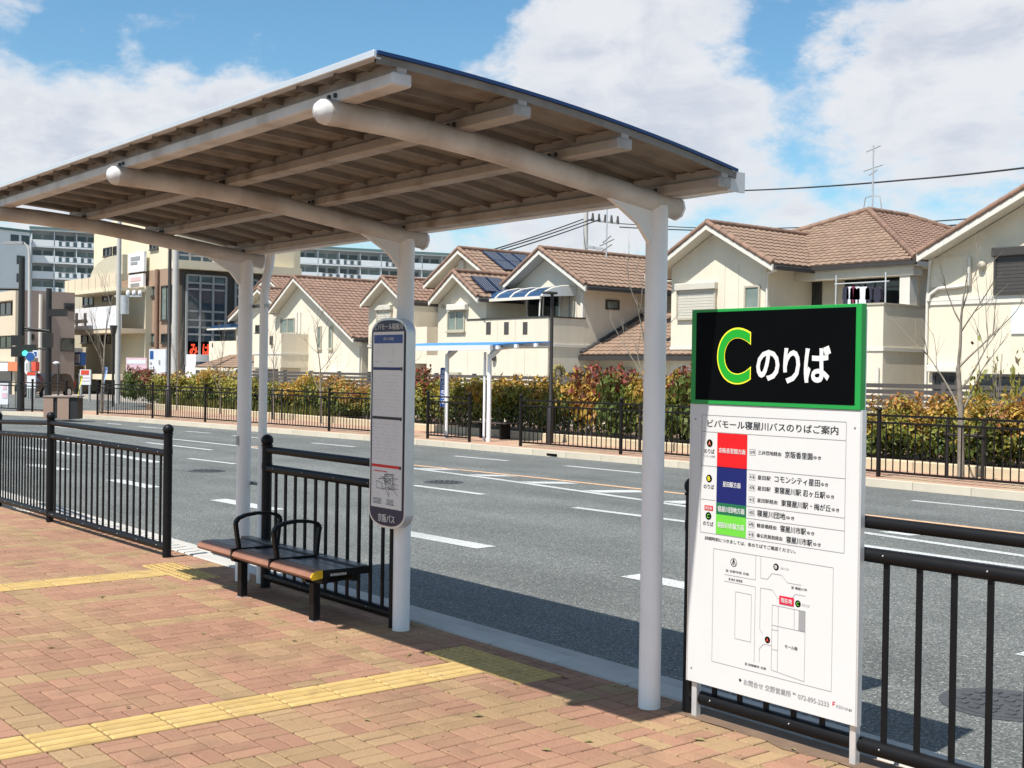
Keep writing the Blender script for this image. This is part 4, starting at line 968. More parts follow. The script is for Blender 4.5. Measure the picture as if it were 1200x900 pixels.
# ================================================================== HOUSES
PROF = [(0,.000),(.16,.015),(.36,.024),(.58,.021),(.80,.007),(.90,0)]
def tile_mesh(O, U, V, poly, mt, pitch=.27, rowh=.28):
    """rows of curved roof tiles on the plane O + u*U + v*V, clipped row by row to the outline poly [(u,v)...]"""
    O = Vector(O); U = Vector(U).normalized(); V = Vector(V).normalized(); N = U.cross(V).normalized()
    if N.z < 0: N = -N
    mb = MB(); v1 = max(p[1] for p in poly); v = min(p[1] for p in poly); n = len(poly); rj = random.Random(1)
    while v < v1-.02:
        vt = min(v+rowh, v1); vm = (v+vt)/2; xs_ = []
        for i in range(n):
            a, b = poly[i], poly[(i+1)%n]
            if (a[1]-vm)*(b[1]-vm) < 0: xs_.append(a[0]+(b[0]-a[0])*(vm-a[1])/(b[1]-a[1]))
        if len(xs_) >= 2:
            u0, u1 = min(xs_), max(xs_); k0 = math.floor(u0/pitch); us = []
            k = k0
            while k*pitch < u1:
                for f, h in PROF:
                    u = (k+f)*pitch
                    if u0 < u < u1: us.append((u,h))
                k += 1
            us = [(u0,.01)]+us+[(u1,.01)]; vs = []; j = rj.uniform(-.004,.004)
            for u, h in us:
                vs += [O+U*u+V*(v-.015)+N*(.004), O+U*u+V*(v-.015)+N*(.045+h+j), O+U*u+V*(vt+.01)+N*(.018+h)]
            mb.add(vs, [f for i in range(len(us)-1) for f in ((3*i,3*i+3,3*i+4,3*i+1),(3*i+1,3*i+4,3*i+5,3*i+2))])
        v = vt
    return mb
def cap_tiles(parent, a, b, name='ridge_tile', r=.085, step=.30, mt='verge'):
    a = Vector(a); b = Vector(b); L_ = (b-a).length; n = max(1, round(L_/step)); d = (b-a)/n
    key = (round((d).x,4), round(d.y,4), round(d.z,4), r)
    me = MB().tube([-d*.52, d*.50], [r, r*.88], 8).mesh(name, mt)
    for k in range(n): inst(name, me, a+d*(k+.5), parent)
def gable_roof(parent, x0, z0, xa, za, x1, z1, yf, yb, mt='tile', t=.10, barge=True, ridge=True, caps=True):
    """ridge along Y; eaves at x0 (z0) and x1 (z1); yf is the front edge"""
    rf = obj('roof', MB().prism([(x0,z0-.03),(x0,z0-t-.04),(xa,za-t-.03),(x1,z1-t-.04),(x1,z1-.03),(xa,za-.02)], 'y', yf+.03, yb), 'soffit', parent)
    for (xe, ze) in ((x0,z0),(x1,z1)):
        V = Vector((xa-xe,0,za-ze)); Ls = V.length
        obj('tile_course', tile_mesh((xe,yf,ze), (0,1,0), V, [(0,0),(yb-yf,0),(yb-yf,Ls),(0,Ls)], mt), mt, rf, fixn=False)
        s = 1 if xe > xa else -1
        obj('eaves_gutter', MB().box(min(xe-.01*s,xe+.10*s),max(xe-.01*s,xe+.10*s),yf+.05,yb,ze-.16,ze-.05), 'gutter_dark', rf)
        if barge:
            e = V.normalized(); a = Vector((xe-s*-.02,yf-.012,ze-.155)); b = Vector((xa,yf-.012,za-.125))
            mb = MB(); mb.add([(xe+s*.03,yf-.03,ze-.02-.0),(xe+s*.03,yf-.03,ze-.21),(xa,yf-.03,za-.175),(xa,yf-.03,za-.0),(xe+s*.03,yf+.03,ze-.02),(xe+s*.03,yf+.03,ze-.21),(xa,yf+.03,za-.175),(xa,yf+.03,za)],
                [(0,1,2,3),(4,7,6,5),(0,4,5,1),(1,5,6,2),(2,6,7,3),(3,7,4,0)]); obj('barge_board', mb, 'trim_white', rf)
            if caps: cap_tiles(rf, (xe,yf-.0,ze+.035), (xa,yf-.0,za+.045), 'verge_tile', .085, .31)
    if ridge: cap_tiles(rf, (xa,yf,za+.06), (xa,yb,za+.06), 'ridge_tile', .09, .33)
    return rf
def win(parent, p0, p1, Y, frame='frame_dark', glass='glass_dark', mull=1, proud=.05, box=None, X=None):
    """window between photo corners p0 (top left) and p1 (bottom right) on the wall plane Y (or X for side walls)"""
    if X is None:
        a = at(*p0, Y); b = at(*p1, Y); x0, x1, z1, z0 = a.x, b.x, a.z, b.z; f = .06
        w = obj('window', MB().box(x0,x1,Y-proud,Y+.02,z0,z0+f).box(x0,x1,Y-proud,Y+.02,z1-f,z1).box(x0,x0+f,Y-proud,Y+.02,z0+f,z1-f).box(x1-f,x1,Y-proud,Y+.02,z0+f,z1-f), frame, parent)
        for k in range(1,mull+1):
            xm = x0+(x1-x0)*k/(mull+1); obj('mullion', MB().box(xm-.025,xm+.025,Y-proud+.01,Y+.01,z0+f,z1-f), frame, w)
        obj('pane', MB().box(x0+f*.9,x1-f*.9,Y-.018,Y+.01,z0+f*.9,z1-f*.9), glass, w)
        obj('sill', MB().box(x0-.04,x1+.04,Y-proud-.04,Y+.02,z0-.05,z0-.002), frame, w)
    else:
        a = atx(*p0, X); b = atx(*p1, X); y0, y1, z1, z0 = a.y, b.y, a.z, b.z; f = .06
        w = obj('window', MB().box(X-.02,X+proud,y0,y1,z0,z0+f).box(X-.02,X+proud,y0,y1,z1-f,z1).box(X-.02,X+proud,y0,y0+f,z0+f,z1-f).box(X-.02,X+proud,y1-f,y1,z0+f,z1-f), frame, parent)
        obj('pane', MB().box(X-.01,X+.018,y0+f*.9,y1-f*.9,z0+f*.9,z1-f*.9), glass, w)
    return w
def shutter(parent, p0, p1, Y, mt='shutter', fr='frame_beige', boxh=.22):
    a = at(*p0, Y); b = at(*p1, Y); x0, x1, z1, z0 = a.x, b.x, a.z, b.z
    w = obj('shutter_window', MB().box(x0,x0+.06,Y-.09,Y+.02,z0,z1-boxh).box(x1-.06,x1,Y-.09,Y+.02,z0,z1-boxh).box(x0,x1,Y-.09,Y+.02,z0-.05,z0), fr, parent)
    obj('shutter_box', MB().box(x0-.03,x1+.03,Y-.17,Y+.02,z1-boxh,z1,.02), mt if mt == 'shutter' else fr, w)
    h = (z1-boxh-z0); n = max(4, int(h/.085)); me = MB().box(-(x1-x0)/2+.06,(x1-x0)/2-.06,-.015,.015,-h/n/2+.006,h/n/2-.002).mesh('shutter_slat', mt)
    for k in range(n): inst('shutter_slat', me, ((x0+x1)/2, Y-.05, z0+h*(k+.5)/n), w)
    obj('shutter_back', MB().box(x0+.05,x1-.05,Y-.04,Y+.01,z0,z1-boxh), 'gutter_dark', w)
    return w
def belt(parent, px, py, x0, x1, Y, mt='stucco'):
    z = at(px, py, Y).z; obj('belt_course', MB().box(x0,x1,Y-.035,Y+.01,z-.045,z+.045), 'trim_white', parent); return z
def joints(parent, pxs, y0, y1, Y):
    for px in pxs:
        a = at(px,y0,Y); b = at(px,y1,Y); obj('wall_joint', MB().box(a.x-.008,a.x+.008,Y-.003,Y+.01,b.z,a.z), 'frame_beige', parent)
def pipe(parent, pts, r=.035, mt='trim_white'): return obj('downpipe', MB().tube(pts, r, 8), mt, parent)
HY = 28.0; BZ = -.3
# ---- right-hand house (H7)
def house_right():
    t = thing('house', 'cream house with steep brown gable at the right edge of the photo', 'house', (-13,HY,0), 'houses behind the hedge')
    xl = at(1087,400,HY).x; yr = HY-.55
    e = at(1076,297,yr); q = at(1200,221,yr); sl = (q.z-e.z)/(q.x-e.x); xa = e.x+5.2; za = e.z+5.2*sl
    xr = 2*xa-xl
    zw = lambda x: za-.16-abs(x-xa)*sl
    obj('wall', MB().prism([(xl,BZ),(xl,zw(xl)),(xa,zw(xa)),(xr,zw(xr)),(xr,BZ)], 'y', HY, HY+9), 'stucco_b', t)
    gable_roof(t, e.x,e.z, xa,za, 2*xa-e.x,e.z, yr, HY+9.5)
    shutter(t, (1167,291), (1211,342), HY, 'shutter_dark', 'frame_dark')
    belt(t, 1095, 351, xl-.01, xr, HY); belt(t, 1095, 355.5, xl-.01, xr, HY-.0)
    a = at(1090,303,HY); b = at(1136,335,HY)
    obj('raised_panel', MB().box(xl-.012,b.x,HY-.03,HY+.01,b.z,a.z), 'stucco_b', t)
    pipe(t, [at(1090,306,HY-.3), at(1090,310,HY-.06), at(1086.5,350,HY-.06), at(1086.5,350,HY-.06)+Vector((0,0,-3))])
    pipe(t, [at(1136,301,HY-.07), at(1136,334,HY-.07), at(1122,336,HY-.07), at(1100,338,HY-.07), at(1090,345,HY-.07), at(1088,353,HY-.07)], .045)
    joints(t, (1128,1158), 359, 470, HY)
    p = at(1152,311,HY); obj('vent_hood', MB().ball((p.x,HY-.05,p.z), .11, 10, 6), 'frame_beige', t)
    p = at(1195,374,HY); obj('louvre', MB().box(p.x-.2,p.x+.35,HY-.04,HY+.01,p.z-.35,p.z+.3), 'apt_white', t)
    a = at(1092,431,HY); b = at(1122,447,HY); w = win(t, (1094,437),(1122,462),HY); obj('shutter_box', MB().box(a.x-.05,b.x+.05,HY-.18,HY,at(1094,436,HY).z,at(1094,430,HY).z+.05,.02), 'trim_white', w)
    win(t, (1146,438),(1230,470),HY, mull=3)
house_right()
# ---- house with hipped roof and loggia (H6)
def house_hip():
    t = thing('house', 'cream house with front gable, hipped brown roof and laundry balcony', 'house', (-22,HY,0), 'houses behind the hedge')
    yr = HY-.5; A = at(828,262,yr); E = at(905,309,yr); sl = (A.z-E.z)/(E.x-A.x); xl2 = 2*A.x-E.x
    xr = at(897,350,HY).x; xl = 2*A.x-xr; zw = lambda x: A.z-.16-abs(x-A.x)*sl
    yb = atx(952,330,xr).y
    YF = yb-.9                                     # front eave of the hipped part
    obj('wall', MB().prism([(xl,BZ),(xl,zw(xl)),(A.x,zw(A.x)),(xr,zw(xr)),(xr,BZ)], 'y', HY, HY+9), 'stucco', t)
    gable_roof(t, xl2,E.z, A.x,A.z, E.x,E.z, yr, HY+6.0)
    # hipped body
    Rf = at(1073,304,YF); ze = Rf.z; apx = None
    best = None
    for k in range(200):
        y = YF+.5+k*.05; p = at(1018,248,y)
        run_y = y-YF; run_x = Rf.x-p.x
        if best is None or abs(run_y-run_x) < best[0]: best = (abs(run_y-run_x), p)
    P = best[1]; XL_ = 2*P.x-Rf.x; yb2 = P.y+2.2; YB = yb2+(P.y-YF)
    xw = Rf.x-.45; 
    lw = obj('rear_wall', MB().box(xr+.01,xw,yb,YB-.5,BZ,ze-.12), 'stucco', t)
    hp = obj('roof', MB().add([(XL_,YF,ze-.03),(Rf.x,YF,ze-.03),(Rf.x,YB,ze-.03),(XL_,YB,ze-.03),(P.x,P.y,P.z-.05),(P.x,yb2,P.z-.05),(XL_,YF,ze-.16),(Rf.x,YF,ze-.16),(Rf.x,YB,ze-.16),(XL_,YB,ze-.16)],
        [(0,1,4),(1,2,5,4),(2,3,5),(3,0,4,5),(6,7,1,0),(7,8,2,1),(8,9,3,2),(9,6,0,3),(6,9,8,7)]), 'soffit', t)
    V = Vector((P.x-P.x, P.y-YF, P.z-ze)); Lv = V.length; W_ = Rf.x-XL_
    obj('tile_course', tile_mesh((XL_,YF,ze), (1,0,0), V, [(0,0),(W_,0),(W_/2,Lv)], 'tile'), 'tile', hp, fixn=False)
    V = Vector((P.x-Rf.x,0,P.z-ze)); Lv = V.length; D_ = YB-YF
    obj('tile_course', tile_mesh((Rf.x,YF,ze), (0,1,0), V, [(0,0),(D_,0),(yb2-YF,Lv),(P.y-YF,Lv)], 'tile_b'), 'tile_b', hp, fixn=False)
    V = Vector((P.x-XL_,0,P.z-ze))
    obj('tile_course', tile_mesh((XL_,YF,ze), (0,1,0), V, [(0,0),(D_,0),(yb2-YF,Lv),(P.y-YF,Lv)], 'tile'), 'tile', hp, fixn=False)
    up = Vector((0,0,.07))
    for a, b in (((Rf.x,YF,ze),P),((XL_,YF,ze),P),(P,(P.x,yb2,P.z)),((Rf.x,YB,ze),(P.x,yb2,P.z))): cap_tiles(hp, Vector(a)+up, Vector(b)+up, 'ridge_tile', .10, .33)
    obj('eaves_gutter', MB().box(xr+.6,Rf.x+.05,YF-.10,YF-.0,ze-.13,ze-.02), 'gutter_dark', hp)
    obj('eaves_beam', MB().box(xr+.02,Rf.x-.1,YF+.06,YF+.5,ze-.40,ze-.165), 'stucco', t)
    # loggia and balcony
    X3 = at(1035.5,360,HY+.15).x; yf = HY+.15
    zt = at(1030,357,yf).z
    bal = obj('balcony', MB().box(xr+.01,X3,yf,yf+.14,BZ,zt).box(X3-.14,X3,yf+.14,yb,BZ,zt), 'stucco', t)
    obj('coping', MB().box(xr+.0,X3+.03,yf-.03,yf+.17,zt+.001,zt+.05).box(X3-.17,X3+.03,yf+.17,yb,zt+.001,zt+.05), 'frame_beige', bal)
    obj('balcony_floor', MB().box(xr+.01,X3-.14,yf+.14,yb,zt-1.15,zt-1.0), 'soffit', bal)
    zb = at(1035,409,yf).z; obj('belt_course', MB().box(xr+.01,X3+.03,yf-.035,yf,zb-.05,zb+.05).box(X3,X3+.035,yf-.03,yb,zb-.05,zb+.05), 'trim_white', t)
    p = at(1064,330,YF+.25); obj('loggia_post', MB().box(p.x-.16,p.x+.16,YF+.1,YF+.45,zt,ze-.40), 'trim_white', t)
    win(t, (991,321),(1062,372), yb, glass='glass_dark', mull=2); win(t, (948,330),(963,372), yb)
    # hanging rail poles
    for px in (980,1038):
        a = at(px,322,HY+1.2); obj('rail_pole', MB().tube([(a.x,HY+1.2,zt),(a.x,HY+1.2,ze-.3)], .025, 6), 'alu', t)
    a = at(978,333,HY+1.2); b = at(1042,334,HY+1.2); obj('drying_rail', MB().tube([(a.x,HY+1.2,a.z),(b.x,HY+1.2,a.z)], .02, 6), 'alu', t)
    shutter(t, (795,333),(840,372), HY); win(t, (873,335),(891,362),HY, 'frame_beige','curtain_glass',0)
    joints(t, (850,866), 310, 405, HY); joints(t, (860,), 412, 460, HY)
    zb = belt(t, 790,408, xl-.01, xr+.02, HY)
    win(t, (790,441),(806,470),HY); 
    pipe(t, [at(911,313,HY-.35), at(909,317,HY-.1), at(900,320,HY-.07), at(899,330,HY-.07), at(899,330,HY-.07)+Vector((0,0,-4.4))])
    pipe(t, [(X3-.12,yf-.05,1.9),(X3-.12,yf-.05,-.2)], .05)
    # roof antenna
    an = thing('tv_antenna', 'tall thin TV antenna on the hipped roof ridge', 'antenna', (P.x,P.y+.2,P.z)); top = at(1026,170,P.y+.2).z
    obj('mast', MB().tube([(P.x,P.y+.2,P.z),(P.x,P.y+.2,top)], .028, 6), 'galv', an)
    for z, w in ((top-.12,.34),(top-.75,.45),(top-.9,.2)): obj('element', MB().tube([(P.x-w*.6,P.y+.2-w*.3,z-.08),(P.x+w*.6,P.y+.2+w*.3,z+.1)], .022, 5), 'steel_grey', an)
    for s in (-1,1): obj('stay', MB().tube([(P.x,P.y+.2,P.z+.55),(P.x+s*.28,P.y+.2,P.z+.5),(P.x+s*.36,P.y+.2,P.z+.05)], .018, 5), 'steel_grey', an)
    # laundry
    for i, (px, mt, lab) in enumerate(((993,'laundry_dark','navy shirt at the left end of the balcony drying rail'),(998,'laundry_white','white shirt beside a dark red one on the drying rail'),(1002,'laundry_red','dark red shirt on the balcony drying rail'),(1006,'laundry_white','pale shirt in the middle of the drying rail'),(1013,'laundry_white','large pale blue shirt right of the middle of the drying rail'),(1020,'laundry_dark','dark jacket at the right of the drying rail'),(1030,'laundry_dark','black coat nearest the right pole of the drying rail'))):
        a = at(px,336,HY+1.2); w = .10 if i != 4 else .21; hh = .66 if i != 6 else .9
        mb = MB(); mb.prism([(a.x-w,a.z-.06),(a.x-.04,a.z),(a.x+.04,a.z),(a.x+w,a.z-.06),(a.x+w*1.15,a.z-.36),(a.x+w*.8,a.z-.36),(a.x+w*.75,a.z-hh),(a.x-w*.75,a.z-hh),(a.x-w*.8,a.z-.36),(a.x-w*1.15,a.z-.36)], 'y', HY+1.12, HY+1.26)
        tag(obj('hung_shirt', mb, mt), lab, 'laundry', 'laundry on the balcony')
house_hip()
# ---- house with blue balcony awning (H5 + H4)
def house_awning():
    t = thing('house', 'cream house with blue balcony awning, three gables and solar panels', 'house', (-33,HY,0), 'houses behind the hedge')
    yr = HY-.5; A = at(632,292,yr); E = at(686,334,yr); sl = (A.z-E.z)/(E.x-A.x); xr = at(685.5,380,HY).x; xl = 2*A.x-xr-1.2
    zw = lambda x: A.z-.16-abs(x-A.x)*sl
    YB_ = HY+7.2
    obj('wall', MB().prism([(xl+1.2,BZ),(xl+1.2,zw(xl+1.2)),(A.x,zw(A.x)),(xr,zw(xr)),(xr,BZ)], 'y', HY, YB_), 'stucco', t)
    gable_roof(t, 2*A.x-E.x,E.z, A.x,A.z, E.x,E.z, yr, YB_+.3)
    # projecting ground floor with balcony above
    yf = atx(642.6,372,xr).y; xL = at(500,430,yf).x; zt = at(600,373.5,yf).z
    obj('front_wall', MB().box(xL,xr+.004,yf,HY+.2,BZ,2.2), 'stucco', t)
    bal = obj('balcony', MB().box(at(547,380,yf).x,xr+.004,yf,yf+.15,2.2,zt).box(xr-.146,xr+.004,yf+.15,HY,2.2,zt), 'stucco', t)
    obj('coping', MB().box(at(547,380,yf).x,xr+.03,yf-.025,yf+.17,zt+.001,zt+.05).box(xr-.17,xr+.03,yf+.17,HY,zt+.001,zt+.05), 'frame_dark', bal)
    for px in (572.5,593.5,615.5):
        a = at(px-2.6,377.5,yf); b = at(px+2.6,392,yf); obj('slot_opening', MB().box(a.x,b.x,yf-.008,yf+.05,b.z,a.z), 'shutter_dark', bal)
    for (px, py) in ((600,405.0),): belt(t, px, py, xL-.01, xr+.02, yf)
    zb = at(600,405,yf).z; obj('belt_course', MB().box(xr+.004,xr+.04,yf-.03,YB_,zb-.045,zb+.045), 'trim_white', t)
    # glazed doors behind the balcony
    win(t, (566,352),(592,380), HY, 'alu','glass_blue',1); win(t, (618,347),(657,380), HY, 'alu','glass_dark',1)
    for px in (600,607,662,668,676): 
        a = at(px,345,HY); obj('wall_joint', MB().box(a.x-.03,a.x+.03,HY-.03,HY+.01,2.2,a.z), 'steel_grey' if px in (600,607,668) else 'trim_white', t)
    a = at(685,340,HY); obj('corner_post', MB().box(xr-.12,xr+.008,HY-.12,HY-.001,zt,E.z-.2), 'trim_white', t)
    # curved blue awning in five bays
    ya = HY-1.55; xa0 = at(547,355,ya).x; xa1 = at(634,350,ya).x; zf = at(547,352.5,ya).z; zk = zf+.42
    n = 5; w = (xa1-xa0)/n; prof = [(ya,zf),(ya+.18,zf+.16),(ya+.5,zf+.30),(ya+.95,zf+.39),(HY-.02,zk)]
    aw = obj('awning', MB().box(xa0,xa1,ya-.05,ya+.02,zf-.08,zf+.02), 'trim_white', t)
    for k in range(n):
        mb = MB(); x0 = xa0+k*w+.05; x1 = x0+w-.1; vs = [(x,y,z+d) for d in (0,.02) for y, z in prof for x in (x0,x1)]
        m_ = len(prof); fs = [(2*i,2*i+1,2*i+3,2*i+2) for i in range(m_-1)] + [(2*(m_+i),2*(m_+i)+2,2*(m_+i)+3,2*(m_+i)+1) for i in range(m_-1)]
        obj('awning_panel', mb.add(vs, fs), 'awning_blue', aw)
    for k in range(n+1):
        x = xa0+k*w; mb = MB().tube([(x,y,z+.012) for y, z in prof], .035, 6); obj('awning_rib', mb, 'trim_white', aw)
    obj('awning_end', MB().prism([(y,z) for y, z in prof]+[(HY-.02,zf+.1)], 'x', xa1+.02, xa1+.04), 'apt_white', aw)
    for px in (560,632): x = at(px,350,ya).x; obj('awning_post', MB().tube([(x,ya+.05,zf),(x,yf+.1,zt)], .03, 6), 'trim_white', aw)
    win(t, (709.5,351),(725,363.5), None, 'frame_dark','curtain_glass',0, X=xr)
    # lean-to wing at the right
    e0 = atx(680,416,xr); r0 = atx(756,369,xr); y0 = e0.y; ze = e0.z; rise = r0.z-ze; run = r0.y-y0; xw1 = xr+5.2
    lw = obj('wing_wall', MB().box(xr+.01,xw1,y0+.55,r0.y,BZ,ze-.1), 'stucco', t)
    V = Vector((0,run,rise)); Lv = V.length
    rfw = obj('wing_roof', MB().add([(xr+.01,y0,ze-.04),(xw1+.3,y0,ze-.04),(xw1+.3,r0.y,r0.z-.05),(xr+.01,r0.y,r0.z-.05),(xr+.01,y0,ze-.16),(xw1+.3,y0,ze-.16),(xw1+.3,r0.y,ze-.16),(xr+.01,r0.y,ze-.16)],
        [(0,1,2,3),(4,7,6,5),(0,4,5,1),(1,5,6,2),(2,6,7,3),(3,7,4,0)]), 'soffit', t)
    obj('tile_course', tile_mesh((xr+.02,y0,ze), (1,0,0), V, [(0,0),(xw1+.28-xr,0),(xw1+.28-xr,Lv),(0,Lv)], 'tile'), 'tile', rfw, fixn=False)
    obj('eaves_gutter', MB().box(xr-.05,xw1+.35,y0-.10,y0,ze-.18,ze-.03), 'gutter_dark', rfw)
    cap_tiles(rfw, (xr+.08,y0,ze+.05), (xr+.08,r0.y,r0.z+.06), 'verge_tile', .10, .33, 'gutter_dark')
    yw = y0+.55; w = win(t, (690,436),(744,465), yw, 'frame_dark','glass_dark',1); a = at(690,432,yw); b = at(744,438,yw)
    obj('shutter_box', MB().box(a.x,b.x,yw-.2,yw-.001,a.z-.35,a.z,.02), 'frame_beige', w)
    # small front gable on the left and rear gable with solar panels
    yr2 = yf-.4; S = at(531,319,yr2); SE = at(503,351.5,yr2); sl2 = (S.z-SE.z)/(S.x-SE.x); x2 = 2*S.x-SE.x
    wl_ = at(513,400,yf).x; wr_ = 2*S.x-wl_; zz = lambda x: S.z-.16-abs(x-S.x)*sl2
    obj('small_gable_wall', MB().prism([(wl_,2.2),(wl_,zz(wl_)),(S.x,zz(S.x)),(wr_,zz(wr_)),(wr_,2.2)], 'y', yf+.003, yf+3), 'stucco', t)
    r2 = gable_roof(t, SE.x,SE.z, S.x,S.z, x2,SE.z, yr2, yf+5)
    wv = win(t, (525,364),(545,388), yf, 'frame_beige','curtain_glass',1); a = at(524,357,yf-.15); b = at(545.5,363,yf-.15)
    obj('shutter_box', MB().box(a.x,b.x,yf-.2,yf-.001,b.z,a.z,.02), 'trim_white', wv)
    joints(t, (548,575,615), 408, 450, yf); joints(t, (583,604), 376, 402, yf)
    p = at(520,359,yf); obj('wall_light', MB().ball((p.x,yf-.06,p.z), .07, 8, 5), 'frame_beige', t)
    yr3 = HY+.6; B = at(537,292,yr3); BE = at(497,333,yr3); sl3 = (B.z-BE.z)/(B.x-BE.x); x3 = 2*B.x-BE.x
    obj('rear_gable_wall', MB().prism([(BE.x+.5,BZ),(BE.x+.5,B.z-.16-(B.x-BE.x-.5)*sl3),(B.x,B.z-.16),(x3-.5,B.z-.16-(B.x-BE.x-.5)*sl3),(x3-.5,BZ)], 'y', yr3+.5, yr3+8), 'stucco', t)
    gable_roof(t, BE.x,BE.z, B.x,B.z, x3,BE.z, yr3, yr3+8.4)
    p = at(542,312,yr3+.5); obj('louvre_box', MB().box(p.x-.15,p.x+.2,yr3+.38,yr3+.5,p.z-.3,p.z+.25), 'trim_white', t)
    def solar(xa, za, xe, ze, y0, y1, f0, f1, rows, cols_):
        V = Vector((xe-xa,0,ze-za)); N = Vector((-(ze-za),0,xe-xa)).normalized()
        if N.z < 0: N = -N
        for r_ in range(rows):
            for c_ in range(cols_):
                g0 = f0+(f1-f0)*r_/rows; g1 = f0+(f1-f0)*(r_+1)/rows-.012; ya_ = y0+(y1-y0)*c_/cols_; yb_ = y0+(y1-y0)*(c_+1)/cols_-.05
                a = Vector((xa,0,za))+V*g0+N*.13; b = Vector((xa,0,za))+V*g1+N*.13
                mb = MB().add([(a.x,ya_,a.z),(a.x,yb_,a.z),(b.x,yb_,b.z),(b.x,ya_,b.z)]+[(q[0]-N.x*.05,q[1],q[2]-N.z*.05) for q in ((a.x,ya_,a.z),(a.x,yb_,a.z),(b.x,yb_,b.z),(b.x,ya_,b.z))], [(0,1,2,3),(0,4,5,1),(1,5,6,2),(2,6,7,3),(3,7,4,0)])
                so_ = obj('solar_panel', mb, 'solar', t)
                ln = MB()
                for q in range(1,6):
                    y = ya_+(yb_-ya_)*q/6; ln.bar((a.x+N.x*.004,y,a.z+N.z*.004),(b.x+N.x*.004,y,b.z+N.z*.004),.012,.004)
                obj('cell_line', ln, 'steel_grey', so_)
    solar(B.x,B.z,x3,BE.z, atx(564,298,B.x+.25).y, atx(616,300,B.x+.25).y, .10, .74, 2, 3)
    solar(S.x,S.z,x2,SE.z, atx(551,327,S.x+.4).y, atx(586,329,S.x+.4).y, .24, .86, 1, 2)
    # small fittings on the ground floor
    p = at(672,440,HY-.2); obj('meter_box', MB().box(xr+.004,xr+.16,yf+.9,yf+1.9,at(672,447,yf).z-.1,at(672,437,yf).z), 'glass_dark', t)
    p = atx(653,437,xr); ring = MB(); n = 12
    for k in range(n): a = 2*math.pi*k/n; ring.ball((xr+.06, p.y+.22*math.cos(a), p.z+.22*math.sin(a)), .09, 6, 4)
    tag(obj('wreath', ring, 'leaf_dry'), 'round dried wreath hung on the side wall under the balcony', 'wreath')
    p = at(580,419,yf); obj('wall_lamp', MB().ball((p.x,yf-.08,p.z), .12, 8, 5), 'frame_dark', t)
    obj('shutter_box', MB().box(at(520,436,yf).x,at(541,436,yf).x,yf-.18,yf-.001,at(530,442,yf).z,at(530,435.5,yf).z,.02), 'frame_beige', t)
house_awning()
# ---- narrow gable house (H3)
def house_narrow():
    t = thing('house', 'narrow cream house with small gable directly behind the timetable sign', 'house', (-43,HY,0), 'houses behind the hedge')
    yr = HY-.45; A = at(447.6,326,yr); L_ = at(422.8,355,yr); sl = (A.z-L_.z)/(A.x-L_.x); xe = 2*A.x-L_.x
    xl = at(432,380,HY).x; xr = 2*A.x-xl; zw = lambda x: A.z-.16-abs(x-A.x)*sl
    obj('wall', MB().prism([(xl,BZ),(xl,zw(xl)),(A.x,zw(A.x)),(xr,zw(xr)),(xr,BZ)], 'y', HY, HY+8), 'stucco_c', t)
    gable_roof(t, L_.x,L_.z, A.x,A.z, xe,L_.z, yr, HY+8.3, 'tile_b')
    shutter(t, (443,358),(460,385), HY, 'shutter')
    # recessed right wing with dark loggia and parapet
    yw = HY+2.2; e0 = at(487,349,yw); e1 = at(513,351,yw)
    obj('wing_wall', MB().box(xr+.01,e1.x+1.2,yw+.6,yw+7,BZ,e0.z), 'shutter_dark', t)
    V = Vector((0,2.6,1.3)); rw = obj('wing_roof', MB().add([(xr,yw,e0.z-.05),(e1.x+1.3,yw,e0.z-.05),(e1.x+1.3,yw+2.6,e0.z+1.25),(xr,yw+2.6,e0.z+1.25),(xr,yw,e0.z-.2),(e1.x+1.3,yw,e0.z-.2)], [(0,1,2,3),(0,4,5,1)]), 'soffit', t)
    obj('tile_course', tile_mesh((xr-.6,yw,e0.z), (1,0,0), V, [(0,0),(e1.x+1.9-xr,0),(e1.x+1.9-xr,V.length),(0,V.length)], 'tile_b'), 'tile_b', rw, fixn=False)
    obj('eaves_gutter', MB().box(xr,e1.x+1.3,yw-.1,yw,e0.z-.16,e0.z-.04), 'gutter_dark', rw)
    zt = at(492,383,HY).z; xb = at(500,400,HY).x
    obj('balcony', MB().box(xr+.01,xb,HY+.01,HY+.15,1.9,zt).box(xb-.14,xb,HY+.15,yw+.6,1.9,zt).box(xr+.01,xb-.14,HY+.15,yw+.6,1.9,2.0), 'stucco_c', t)
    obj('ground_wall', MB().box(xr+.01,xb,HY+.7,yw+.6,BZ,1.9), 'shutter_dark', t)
    belt(t, 436, 405.5, xl-.01, xr+.01, HY)
house_narrow()
